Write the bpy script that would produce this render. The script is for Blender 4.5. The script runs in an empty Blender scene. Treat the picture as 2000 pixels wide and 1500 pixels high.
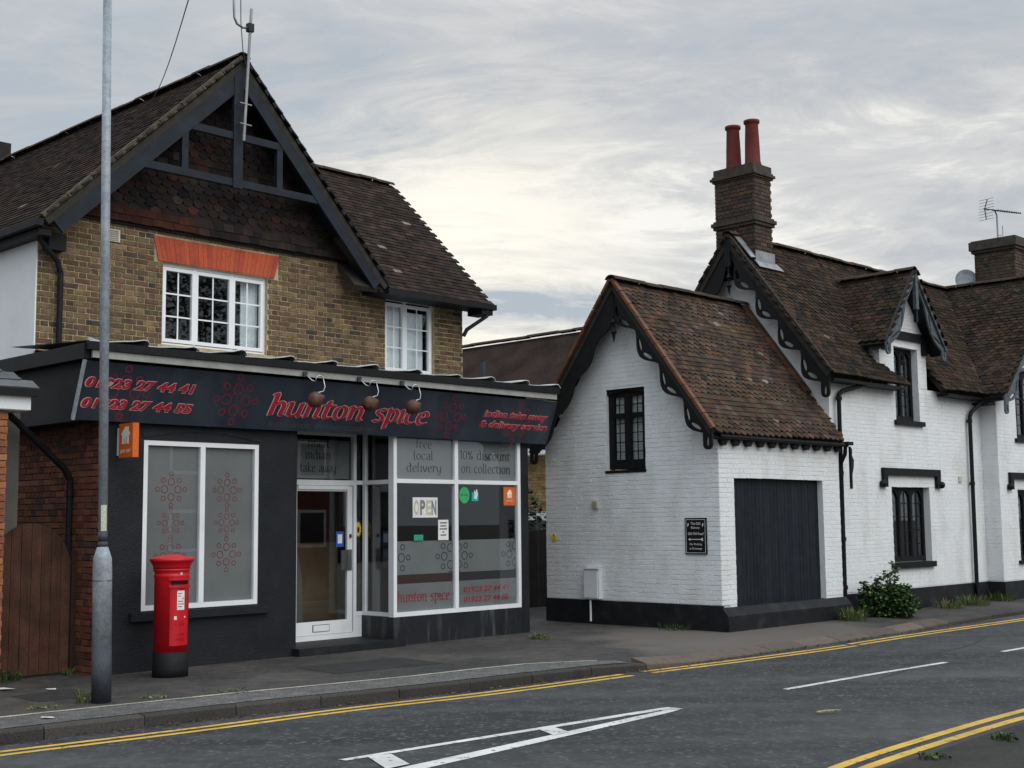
import bpy, math, random
from mathutils import Vector, Matrix, Euler
random.seed(7)
C = bpy.context.scene.collection
R = math.radians
V = Vector
sc = bpy.context.scene
# ------------------------------------------------------------------ camera
cam_d = bpy.data.cameras.new('camera'); cam = bpy.data.objects.new('camera', cam_d); C.objects.link(cam)
PITCH, ROLL, FOC = 0.1060668, -0.0104006, 2508.2
fw = V((0, math.cos(PITCH), math.sin(PITCH))); up0 = V((0, -math.sin(PITCH), math.cos(PITCH))); rt0 = V((1, 0, 0))
rt = rt0*math.cos(ROLL)+up0*math.sin(ROLL); up = up0*math.cos(ROLL)-rt0*math.sin(ROLL)
CAM = V((0, 0, 1.75))
mw = Matrix((rt, up, -fw)).transposed().to_4x4(); mw.translation = CAM
cam.matrix_world = mw
cam_d.sensor_width = 36; cam_d.lens = 36*FOC/2000; cam_d.clip_start = .05; cam_d.clip_end = 2000
sc.camera = cam
# ------------------------------------------------------------------ world: overcast sky with thin bright cloud
FILL_EL, FILL_AZ = R(38), math.atan2(.75, -.66)          # azimuth measured from +y towards +x
fill_dir = V((math.sin(FILL_AZ)*math.cos(FILL_EL), math.cos(FILL_AZ)*math.cos(FILL_EL), math.sin(FILL_EL)))
wd = bpy.data.worlds.new('World'); sc.world = wd; wd.use_nodes = True
nt = wd.node_tree; nt.nodes.clear()
def N(tree, t, **k):
    n = tree.nodes.new(t)
    for a, b in k.items():
        if a == 'inp':
            for i, v in b.items(): n.inputs[i].default_value = v
        else: setattr(n, a, b)
    return n
def build_world():
    L = nt.links.new
    out = N(nt, 'ShaderNodeOutputWorld'); bg = N(nt, 'ShaderNodeBackground'); bg.inputs['Strength'].default_value = .1
    L(bg.outputs[0], out.inputs[0])
    tc = N(nt, 'ShaderNodeTexCoord'); sep = N(nt, 'ShaderNodeSeparateXYZ'); L(tc.outputs['Generated'], sep.inputs[0])
    def M(op, a, b=None, c=None, clamp=False):
        n = N(nt, 'ShaderNodeMath', operation=op, use_clamp=clamp)
        for i, x in enumerate((a, b, c)):
            if x is None: continue
            if isinstance(x, (int, float)): n.inputs[i].default_value = x
            else: L(x, n.inputs[i])
        return n.outputs[0]
    z = M('ADD', M('MAXIMUM', sep.outputs['Z'], 0.0), .13)
    px = M('DIVIDE', sep.outputs['X'], z); py = M('DIVIDE', sep.outputs['Y'], z)
    cx = N(nt, 'ShaderNodeCombineXYZ'); L(px, cx.inputs[0]); L(py, cx.inputs[1])
    mp = N(nt, 'ShaderNodeMapping'); mp.inputs['Rotation'].default_value = (0, 0, R(-20)); mp.inputs['Scale'].default_value = (.62, 1.0, 1); mp.inputs['Location'].default_value = (3.1, 1.7, 0)
    L(cx.outputs[0], mp.inputs[0])
    def noise(sc_, det, rough, dist, w=0.0):
        n = N(nt, 'ShaderNodeTexNoise'); n.noise_dimensions = '4D'
        n.inputs['Scale'].default_value = sc_; n.inputs['Detail'].default_value = det; n.inputs['Roughness'].default_value = rough
        n.inputs['Distortion'].default_value = dist; n.inputs['W'].default_value = w
        L(mp.outputs[0], n.inputs['Vector']); return n.outputs['Fac']
    n1 = noise(.85, 10, .58, 1.0, 9.9); n2 = noise(3.2, 9, .68, 2.2, 5.0)
    f = M('ADD', M('MULTIPLY', n1, .62), M('MULTIPLY', n2, .38))
    # cloud thins towards the sun: greyer and bluer away from it
    gd = (fw + rt*((860-1000)/FOC) - up*((585-750)/FOC)).normalized()
    vm = N(nt, 'ShaderNodeVectorMath', operation='DOT_PRODUCT'); L(tc.outputs['Generated'], vm.inputs[0]); vm.inputs[1].default_value = gd
    thin = N(nt, 'ShaderNodeMapRange'); L(vm.outputs['Value'], thin.inputs[0])
    for i, v in enumerate((math.cos(R(32)), 1.0, -.06, .015)): thin.inputs[i+1].default_value = v
    n0 = noise(.33, 3, .5, .3, 7.7)
    f = M('ADD', M('ADD', f, thin.outputs[0]), M('MULTIPLY_ADD', n0, .34, -.17))
    rp = N(nt, 'ShaderNodeValToRGB'); L(f, rp.inputs[0])
    e = rp.color_ramp.elements
    e[0].position = .35; e[0].color = (.43, .48, .535, 1); e[1].position = .64; e[1].color = (.92, .90, .85, 1)
    for p, c in ((.43, (.45, .495, .54, 1)), (.50, (.54, .55, .565, 1)), (.57, (.66, .66, .65, 1))):
        x = e.new(p); x.color = c
    # the thin place in the cloud where the low sun glows through
    mr = N(nt, 'ShaderNodeMapRange', interpolation_type='SMOOTHSTEP'); L(vm.outputs['Value'], mr.inputs[0])
    mr.inputs[1].default_value = math.cos(R(12.5)); mr.inputs[2].default_value = 1.0
    g = M('MULTIPLY', M('POWER', mr.outputs[0], 1.5), M('MULTIPLY_ADD', f, 6.0, -2.55, clamp=True))
    mx = N(nt, 'ShaderNodeMix', data_type='RGBA'); L(g, mx.inputs[0]); L(rp.outputs[0], mx.inputs[6]); mx.inputs[7].default_value = (1.02, .97, .85, 1)
    # overcast sky brightens towards the zenith
    zr = N(nt, 'ShaderNodeMapRange', interpolation_type='SMOOTHSTEP'); L(sep.outputs['Z'], zr.inputs[0])
    zr.inputs[1].default_value = .34; zr.inputs[2].default_value = .85; zr.inputs[3].default_value = 8.4; zr.inputs[4].default_value = 23.0
    ml = N(nt, 'ShaderNodeVectorMath', operation='SCALE'); L(mx.outputs[2], ml.inputs[0]); L(zr.outputs[0], ml.inputs['Scale'])
    sky = N(nt, 'ShaderNodeTexSky', sky_type='NISHITA', sun_disc=False); sky.sun_elevation = FILL_EL; sky.sun_rotation = FILL_AZ
    m2 = N(nt, 'ShaderNodeMix', data_type='RGBA'); m2.inputs[0].default_value = .94
    L(sky.outputs[0], m2.inputs[6]); L(ml.outputs[0], m2.inputs[7]); L(m2.outputs[2], bg.inputs['Color'])
build_world()
sd = bpy.data.lights.new('fill_sun', 'SUN'); sd.energy = 1.5; sd.angle = R(70); sd.color = (1, .97, .92)  # added fill from behind the camera, lighting the fronts; the real sun is ahead
so = bpy.data.objects.new('fill_sun', sd); C.objects.link(so); so.rotation_euler = (-fill_dir).to_track_quat('-Z', 'Y').to_euler(); so.location = fill_dir*60
sc.render.engine = 'CYCLES'
sc.view_settings.view_transform = 'Standard'; sc.view_settings.look = 'None'; sc.view_settings.gamma = 1
sc.view_settings.use_curve_mapping = False; sc.view_settings.exposure = 0.35
sc.render.resolution_x, sc.render.resolution_y = 1024, 768
# ------------------------------------------------------------------ materials
def mat(name, base, rough=.8, var=.25, vs=6.0, fine=.15, fs=60.0, bump=.0, bs=80.0, tint=False, metal=0.0, spec=.35,
        dirt=None, ds=1.5, dlo=.5, dhi=.7, damt=.6, coat=0.0, dscale=None):
    """Principled with world-space noise for colour drift, fine grain, optional dirt patches and bump."""
    m = bpy.data.materials.new(name); m.use_nodes = True; t = m.node_tree; L = t.links.new
    p = t.nodes['Principled BSDF']; p.inputs['Roughness'].default_value = rough; p.inputs['Metallic'].default_value = metal
    p.inputs['Specular IOR Level'].default_value = spec; p.inputs['Coat Weight'].default_value = coat
    geo = N(t, 'ShaderNodeNewGeometry'); P = geo.outputs['Position']
    def noise(s, det=4, sc3=None):
        n = N(t, 'ShaderNodeTexNoise'); n.inputs['Scale'].default_value = s; n.inputs['Detail'].default_value = det; v_ = P
        if sc3: mp = N(t, 'ShaderNodeMapping'); mp.inputs['Scale'].default_value = sc3; L(P, mp.inputs[0]); v_ = mp.outputs[0]
        L(v_, n.inputs['Vector']); return n.outputs['Fac']
    def mr(src, a, b, c, d):
        n = N(t, 'ShaderNodeMapRange'); L(src, n.inputs[0])
        for i, v in enumerate((a, b, c, d)): n.inputs[i+1].default_value = v
        return n.outputs[0]
    col = N(t, 'ShaderNodeRGB'); col.outputs[0].default_value = (*base, 1); col = col.outputs[0]
    def mul(a, b):
        n = N(t, 'ShaderNodeMix', data_type='RGBA', blend_type='MULTIPLY'); n.inputs[0].default_value = 1; L(a, n.inputs[6]); L(b, n.inputs[7]); return n.outputs[2]
    if tint:
        at = N(t, 'ShaderNodeAttribute', attribute_name='tint'); oi = N(t, 'ShaderNodeObjectInfo')
        col = mul(mul(col, at.outputs['Color']), oi.outputs['Color'])
    def scl(a, s):
        n = N(t, 'ShaderNodeVectorMath', operation='SCALE'); L(a, n.inputs[0]); L(s, n.inputs['Scale']); return n.outputs[0]
    if var: col = scl(col, mr(noise(vs), .3, .7, 1-var, 1+var))
    if fine: col = scl(col, mr(noise(fs, 2), .3, .7, 1-fine, 1+fine))
    if dirt:
        dm = mr(noise(ds, 7, dscale), dlo, dhi, 0, damt)
        n = N(t, 'ShaderNodeMix', data_type='RGBA'); L(dm, n.inputs[0]); L(col, n.inputs[6]); n.inputs[7].default_value = (*dirt, 1); col = n.outputs[2]
    L(col, p.inputs['Base Color'])
    if bump:
        b = N(t, 'ShaderNodeBump'); b.inputs['Strength'].default_value = bump; b.inputs['Distance'].default_value = .01
        L(noise(bs, 5), b.inputs['Height']); L(b.outputs[0], p.inputs['Normal'])
    return m
def glass_mat(name, tint=(.95, .965, .965), rough=.01):
    m = bpy.data.materials.new(name); m.use_nodes = True; t = m.node_tree; t.nodes.clear(); L = t.links.new
    o = N(t, 'ShaderNodeOutputMaterial'); mx = N(t, 'ShaderNodeMixShader'); tr = N(t, 'ShaderNodeBsdfTransparent'); gl = N(t, 'ShaderNodeBsdfGlossy')
    tr.inputs[0].default_value = (*tint, 1); gl.inputs['Roughness'].default_value = rough; gl.inputs[0].default_value = (.95, .97, 1, 1)
    lw = N(t, 'ShaderNodeLayerWeight'); pw = N(t, 'ShaderNodeMath', operation='POWER'); L(lw.outputs['Facing'], pw.inputs[0]); pw.inputs[1].default_value = 4.0
    fr = N(t, 'ShaderNodeMath', operation='MULTIPLY_ADD'); L(pw.outputs[0], fr.inputs[0]); fr.inputs[1].default_value = .8; fr.inputs[2].default_value = .045
    bp = N(t, 'ShaderNodeBump'); bp.inputs['Strength'].default_value = .03; ns = N(t, 'ShaderNodeTexNoise'); ns.inputs['Scale'].default_value = 2.5
    L(ns.outputs[0], bp.inputs['Height']); L(bp.outputs[0], gl.inputs['Normal'])
    L(fr.outputs[0], mx.inputs[0]); L(tr.outputs[0], mx.inputs[1]); L(gl.outputs[0], mx.inputs[2]); L(mx.outputs[0], o.inputs[0])
    return m
def ground_mat(name, base, speck, patch, pamt, bump=.35, streak=False, size=60):
    """Asphalt: stone chips, fine grain, large worn patches."""
    m = bpy.data.materials.new(name); m.use_nodes = True; t = m.node_tree; L = t.links.new
    p = t.nodes['Principled BSDF']; p.inputs['Roughness'].default_value = .82; p.inputs['Specular IOR Level'].default_value = .35
    geo = N(t, 'ShaderNodeNewGeometry'); P = geo.outputs['Position']
    vo = N(t, 'ShaderNodeTexVoronoi'); vo.inputs['Scale'].default_value = size; L(P, vo.inputs['Vector'])
    r = N(t, 'ShaderNodeValToRGB'); L(vo.outputs['Color'], r.inputs[0]); r.color_ramp.elements[0].color = (*[c*.55 for c in base], 1); r.color_ramp.elements[1].color = (*speck, 1)
    x = r.color_ramp.elements.new(.7); x.color = (*base, 1)
    n = N(t, 'ShaderNodeTexNoise'); n.inputs['Scale'].default_value = .55; n.inputs['Detail'].default_value = 8; n.inputs['Roughness'].default_value = .6
    mp = N(t, 'ShaderNodeMapping'); L(P, mp.inputs[0]); L(mp.outputs[0], n.inputs['Vector'])
    if streak: mp.inputs['Rotation'].default_value = (0, 0, R(-44)); mp.inputs['Scale'].default_value = (.22, 1.5, 1)
    q = N(t, 'ShaderNodeMapRange'); L(n.outputs[0], q.inputs[0])
    for i, v in enumerate((.40, .66, 0, pamt)): q.inputs[i+1].default_value = v
    mx = N(t, 'ShaderNodeMix', data_type='RGBA'); L(q.outputs[0], mx.inputs[0]); L(r.outputs[0], mx.inputs[6]); mx.inputs[7].default_value = (*patch, 1)
    n2 = N(t, 'ShaderNodeTexNoise'); n2.inputs['Scale'].default_value = 5; n2.inputs['Detail'].default_value = 6; L(P, n2.inputs['Vector'])
    q2 = N(t, 'ShaderNodeMapRange'); L(n2.outputs[0], q2.inputs[0])
    for i, v in enumerate((.3, .7, .72, 1.28)): q2.inputs[i+1].default_value = v
    s = N(t, 'ShaderNodeVectorMath', operation='SCALE'); L(mx.outputs[2], s.inputs[0]); L(q2.outputs[0], s.inputs['Scale'])
    L(s.outputs[0], p.inputs['Base Color'])
    b = N(t, 'ShaderNodeBump'); b.inputs['Strength'].default_value = bump; b.inputs['Distance'].default_value = .008; L(vo.outputs['Distance'], b.inputs['Height']); L(b.outputs[0], p.inputs['Normal'])
    return m, t, s, p
MT = {}
MT['brick'] = mat('stock_brick', (1, 1, 1), .9, .3, 9, .3, 70, .5, 90, tint=True)
MT['redbrick'] = mat('red_brick', (1, 1, 1), .9, .25, 7, .25, 70, .5, 90, tint=True)
MT['mortar'] = mat('lime_mortar', (.40, .335, .21), .95, .3, 5, .3, 60, .4, 120, dirt=(.10, .09, .07), dlo=.5, dhi=.75)
MT['sootymortar'] = mat('sooty_mortar', (.13, .115, .09), .95, .35, 5, .3, 60, dirt=(.04, .037, .033), ds=2, dlo=.4, dhi=.7)
MT['redmortar'] = mat('dark_mortar', (.22, .17, .13), .95, .3, 5, .3, 60)
MT['whitebrick'] = mat('painted_white_brick', (.80, .82, .83), .6, .04, 3, .04, 40, .8, 28, tint=True, dirt=(.46, .43, .36), ds=1.6, dlo=.50, dhi=.80, damt=.42, dscale=(1.4, 1.4, .55))
MT['whitejoint'] = mat('painted_white_joint', (.78, .80, .81), .65, .05, 4, .05, 60, .3, 40, dirt=(.42, .39, .33), ds=1.6, dlo=.50, dhi=.80, damt=.42, dscale=(1.4, 1.4, .55))
MT['whiterender'] = mat('white_render', (.74, .76, .77), .7, .05, 2, .03, 50, .15, 60)
MT['greyrender'] = mat('grey_render', (.10, .095, .088), .9, .2, 3, .1, 60, .3, 60)
MT['blackrender'] = mat('black_painted_render', (.0105, .0122, .0155), .6, .3, 3, .3, 80, .9, 50, spec=.25, dirt=(.03, .031, .033), ds=2.2, dlo=.55, dhi=.8, damt=.4, dscale=(1.3, 1.3, .5))
MT['blackplinth'] = mat('black_painted_plinth', (.012, .013, .0155), .6, .3, 4, .3, 60, .7, 35, spec=.22, dirt=(.05, .045, .035), ds=4, dlo=.58, dhi=.8, damt=.6)
MT['stall'] = mat('black_stallriser', (.012, .014, .018), .5, .3, 4, .2, 60, .5, 40, dirt=(.14, .145, .15), ds=3.2, dlo=.54, dhi=.72, damt=.55, dscale=(1.6, 1.6, .22))
MT['tile'] = mat('clay_tile', (1, 1, 1), 1.0, .35, 5, .3, 60, .5, 70, tint=True, spec=.06, dirt=(.018, .018, .012), ds=1.3, dlo=.45, dhi=.8, damt=.55)
MT['hungtile'] = mat('hung_tile', (1, 1, 1), 1.0, .25, 5, .3, 60, .4, 70, tint=True, spec=.1)
MT['ridge'] = mat('clay_ridge', (.045, .030, .022), 1.0, .4, 4, .3, 50, .5, 60, dirt=(.05, .05, .03), damt=.6)
MT['verge'] = mat('orange_verge_tile', (.135, .058, .032), .85, .35, 5, .3, 50, .4, 60, dirt=(.06, .04, .03), damt=.5)
MT['underlay'] = mat('roof_deck', (.03, .026, .022), .9, .2)
MT['bluetimber'] = mat('blue_black_timber', (.012, .0168, .0245), .65, .3, 5, .25, 70, .35, 50, spec=.25, dirt=(.04, .05, .06), ds=7, dlo=.62, dhi=.85, damt=.4)
MT['blacktimber'] = mat('black_timber', (.0075, .0078, .0095), .55, .3, 6, .2, 60, .3, 50, spec=.22)
MT['greyblue'] = mat('weathered_grey_timber', (.085, .105, .118), .65, .3, 8, .25, 60, .35, 50, dirt=(.03, .035, .04), ds=9, dlo=.5, dhi=.75, damt=.6)
MT['lintel'] = mat('painted_red_lintel', (.41, .072, .031), .75, .2, 5, .2, 50, .3, 60, tint=True, dirt=(.16, .045, .03), ds=5, dlo=.55, dhi=.8, damt=.5)
MT['upvc'] = mat('white_upvc', (.76, .78, .80), .35, .05, 2, .03, 40, dirt=(.50, .50, .46), ds=2.5, dlo=.6, dhi=.9, damt=.5)
MT['glass'] = glass_mat('window_glass')
MT['darkglass'] = glass_mat('tinted_window_glass', (.55, .6, .62))
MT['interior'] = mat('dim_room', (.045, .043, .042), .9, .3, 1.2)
MT['maroon'] = mat('maroon_wall', (.05, .02, .017), .8, .3, 1.2)
MT['brownfloor'] = mat('brown_floor', (.16, .11, .06), .5, .3, 2)
MT['film'] = mat('frosted_window_film', (.185, .19, .193), .5, .12, 1.3, .05, 40)
MT['film2'] = mat('thin_frosted_film', (.175, .178, .175), .5, .25, .9, .05, 40)
MT['curtain'] = mat('pale_curtain', (.68, .73, .76), .9, .12, 3)
MT['net'] = mat('white_blind', (.62, .64, .63), .9, .1, 3)
MT['signnavy'] = mat('navy_sign_board', (.019, .026, .040), .40, .3, 1.6, .1, 30, dirt=(.055, .068, .088), ds=1.6, dlo=.48, dhi=.75, damt=.6, dscale=(1.5, 1.5, .3), spec=.5)
MT['signtrim'] = mat('pale_metal_trim', (.30, .305, .29), .45, .15, 3, .1, 30)
MT['red'] = mat('red_lettering', (.34, .016, .036), .45, .15, 3)
MT['pink'] = mat('pale_pink_outline', (.56, .35, .34), .5, .1, 3)
MT['darkred'] = mat('dark_red_print', (.16, .018, .032), .5, .2, 3)
MT['winered'] = mat('faded_red_print', (.22, .05, .055), .6, .2, 3)
MT['blackprint'] = mat('black_print', (.02, .02, .022), .6, .1, 3)
MT['faintprint'] = mat('faint_grey_print', (.055, .062, .072), .5, .1, 3)
MT['whiteprint'] = mat('white_print', (.72, .72, .70), .6, .05, 3)
MT['copper'] = mat('copper_lamp_shade', (.095, .042, .028), .6, .45, 12, .2, 60, metal=.25, spec=.4)
MT['chrome'] = mat('chrome_tube', (.40, .41, .42), .3, .1, 4, metal=1)
MT['orange'] = mat('orange_sign', (.62, .125, .016), .4, .1, 3)
MT['steel'] = mat('galvanised_steel', (.27, .31, .345), .5, .22, 6, .2, 35, .1, 40, metal=.1, dirt=(.20, .23, .26), ds=4, dlo=.5, dhi=.75, damt=.5)
MT['greypaint'] = mat('dark_grey_paint', (.038, .043, .054), .6, .25, 5, .2, 40)
MT['label'] = mat('cream_label', (.50, .52, .42), .6, .05)
MT['postred'] = mat('pillar_box_red', (.50, .006, .014), .38, .15, 4, .05, 50, spec=.4)
MT['blackgloss'] = mat('black_gloss', (.009, .009, .0105), .6, .3, 6, .2, 50, spec=.18)
MT['gate'] = mat('brown_stained_wood', (.062, .027, .0165), .7, .35, 4, .3, 60, .3, 60, tint=True, spec=.2, dirt=(.025, .014, .01), ds=4, dlo=.45, dhi=.7, damt=.6, dscale=(4, 4, .3))
MT['fence'] = mat('dark_fence_board', (.030, .024, .021), .75, .3, 4, .25, 60, tint=True)
MT['slate'] = mat('grey_slate', (.10, .105, .11), .6, .2, 4, .15, 50, .2, 60, tint=True)
MT['lead'] = mat('lead_sheet', (.27, .29, .30), .5, .3, 4, .15, 40, metal=.3)
MT['leadpale'] = mat('pale_felt_sheet', (.36, .37, .365), .55, .25, 4, .15, 40)
MT['terracotta'] = mat('terracotta_pot', (.125, .022, .017), .85, .35, 3, .2, 40, dirt=(.035, .02, .02), ds=3, dlo=.5, dhi=.8, damt=.7)
MT['garagedoor'] = mat('blue_black_boards', (.0105, .0135, .0195), .55, .3, 6, .25, 60, .3, 40, tint=True, spec=.22, dirt=(.035, .038, .042), ds=3, dlo=.55, dhi=.8, damt=.5, dscale=(3, 3, .3))
MT['cream'] = mat('cream_plastic', (.52, .48, .34), .6, .1)
MT['yellowsign'] = mat('yellow_sign', (.75, .58, .02), .5, .05)
MT['metal'] = mat('dull_metal', (.25, .25, .25), .4, .15, 5, metal=.8)
MT['cable'] = mat('black_cable', (.012, .012, .013), .6, .1)
MT['farbrick'] = mat('yellow_brick', (1, 1, 1), .9, .2, 5, .2, 50, tint=True)
MT['farroof'] = mat('dark_brown_roof', (.036, .026, .0225), 1.0, .3, 1.5, .3, 25, .6, 18, spec=.05)
MT['vanwhite'] = mat('white_van_paint', (.74, .75, .76), .3, .03)
MT['carglass'] = mat('dark_car_glass', (.012, .014, .016), .08, 0, fine=0, spec=.6)
MT['rubber'] = mat('rubber', (.015, .015, .015), .8, .1)
MT['leaf'] = mat('green_leaf', (1, 1, 1), .6, .3, 8, .2, 40, tint=True)
MT['bark'] = mat('bark', (.07, .05, .035), .9, .3, 5)
MT['kerb'] = mat('grimy_kerb_stone', (.050, .045, .041), .85, .35, 3, .3, 60, .6, 60, tint=True, dirt=(.02, .018, .016), ds=3, dlo=.45, dhi=.7, damt=.6)
MT['litter'] = mat('fallen_leaf', (1, 1, 1), .8, .2, tint=True)
MT['paper'] = mat('paper_scrap', (.6, .6, .57), .8, .05)
def worn_paint(name, col, lo, hi):
    m, t, s, p = ground_mat(name, (.05, .05, .05), (.10, .10, .10), (.06, .06, .06), .3)
    L = t.links.new; geo = N(t, 'ShaderNodeNewGeometry'); n = N(t, 'ShaderNodeTexNoise'); n.inputs['Scale'].default_value = 9; n.inputs['Detail'].default_value = 10; n.inputs['Roughness'].default_value = .7
    L(geo.outputs['Position'], n.inputs['Vector']); q = N(t, 'ShaderNodeMapRange'); L(n.outputs[0], q.inputs[0])
    for i, v in enumerate((lo, hi, 1, 0)): q.inputs[i+1].default_value = v
    n3 = N(t, 'ShaderNodeTexNoise'); n3.inputs['Scale'].default_value = 2; n3.inputs['Detail'].default_value = 5; L(geo.outputs['Position'], n3.inputs['Vector'])
    q3 = N(t, 'ShaderNodeMapRange'); L(n3.outputs[0], q3.inputs[0])
    for i, v in enumerate((.3, .7, .75, 1.15)): q3.inputs[i+1].default_value = v
    pc = N(t, 'ShaderNodeVectorMath', operation='SCALE'); pc.inputs[0].default_value = col; L(q3.outputs[0], pc.inputs['Scale'])
    mx = N(t, 'ShaderNodeMix', data_type='RGBA'); L(q.outputs[0], mx.inputs[0]); L(s.outputs[0], mx.inputs[6]); L(pc.outputs[0], mx.inputs[7]); L(mx.outputs[2], p.inputs['Base Color'])
    return m
MT['yellowline'] = worn_paint('worn_yellow_paint', (.58, .375, .07), .55, .66)
MT['whiteline'] = worn_paint('worn_white_paint', (.58, .58, .56), .55, .64)
MT['road'] = ground_mat('road_asphalt', (.0235, .0242, .0245), (.12, .121, .121), (.062, .0635, .064), .95, streak=True, size=30)[0]
MT['pavelight'] = ground_mat('pale_pavement_asphalt', (.112, .110, .105), (.26, .255, .245), (.070, .068, .064), .6)[0]
MT['verge_ground'] = ground_mat('verge_soil', (.018, .016, .013), (.05, .046, .04), (.032, .029, .024), .7)[0]
def pave_mat():
    m, t, s, p = ground_mat('pavement_asphalt', (.034, .0325, .031), (.10, .095, .09), (.078, .070, .063), .9)
    L = t.links.new; geo = N(t, 'ShaderNodeNewGeometry')
    d = N(t, 'ShaderNodeVectorMath', operation='DISTANCE'); L(geo.outputs['Position'], d.inputs[0]); d.inputs[1].default_value = (4.0, 19.4, 0)
    n = N(t, 'ShaderNodeTexNoise'); n.inputs['Scale'].default_value = .9; n.inputs['Detail'].default_value = 6; L(geo.outputs['Position'], n.inputs['Vector'])
    a = N(t, 'ShaderNodeMath', operation='MULTIPLY_ADD'); L(n.outputs[0], a.inputs[0]); a.inputs[1].default_value = 3.0; L(d.outputs['Value'], a.inputs[2])
    q = N(t, 'ShaderNodeMapRange', interpolation_type='SMOOTHSTEP'); L(a.outputs[0], q.inputs[0])
    for i, v in enumerate((3.6, 4.6, .8, 0)): q.inputs[i+1].default_value = v
    mx = N(t, 'ShaderNodeMix', data_type='RGBA'); L(q.outputs[0], mx.inputs[0]); L(s.outputs[0], mx.inputs[6]); mx.inputs[7].default_value = (.125, .108, .096, 1); L(mx.outputs[2], p.inputs['Base Color'])
    return m
MT['pave'] = pave_mat()
# ------------------------------------------------------------------ building helpers
class Frame:
    def __init__(s, o, az):
        s.o = V(o); s.az = az; s.u = V((math.cos(az), math.sin(az), 0)); s.v = V((-math.sin(az), math.cos(az), 0))
    def w(s, p): return s.o + s.u*p[0] + s.v*p[1] + V((0, 0, p[2]))
    def loc(s, w): d = V(w)-s.o; return V((d.dot(s.u), d.dot(s.v), d.z))
S = Frame((-4.7356, 15.3473, 0), 0.8089029)      # the take-away: u along its front, v into it
W = Frame((3.2374, 20.2528, 0), 0.7890489)       # the white cottage and garage
G0 = Frame((0, 0, 0), 0)
OFF = {}; FR = {}
def root_of(o):
    while o.parent: o = o.parent
    return o
def thing(name, label, cat, F, base=(0, 0, 0), group=None, kind=None):
    o = bpy.data.objects.new(name, None); C.objects.link(o); o.location = F.w(base); o.rotation_euler = (0, 0, F.az); o.empty_display_size = .2
    o['label'] = label; o['category'] = cat
    if group: o['group'] = group
    if kind: o['kind'] = kind
    OFF[o.name] = V(base); FR[o.name] = F
    return o
def tag(o, label=None, cat=None, group=None, kind=None):
    if label: o['label'] = label
    if cat: o['category'] = cat
    if group: o['group'] = group
    if kind: o['kind'] = kind
    return o
class Ax:
    """A plane in a frame: origin O, S along it, T up it, N out of it."""
    def __init__(s, O, S_, T_, N_): s.O, s.S, s.T, s.N = V(O), V(S_).normalized(), V(T_).normalized(), V(N_).normalized()
    def p(s, a, b, c=0.0): return s.O + s.S*a + s.T*b + s.N*c
    def mtx(s, a=0, b=0, c=0):
        m = Matrix((s.S, s.T, s.N)).transposed().to_4x4(); m.translation = s.p(a, b, c); return m
def front(v): return Ax((0, v, 0), (1, 0, 0), (0, 0, 1), (0, -1, 0))
def left(u): return Ax((u, 0, 0), (0, -1, 0), (0, 0, 1), (-1, 0, 0))   # s = -v
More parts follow.
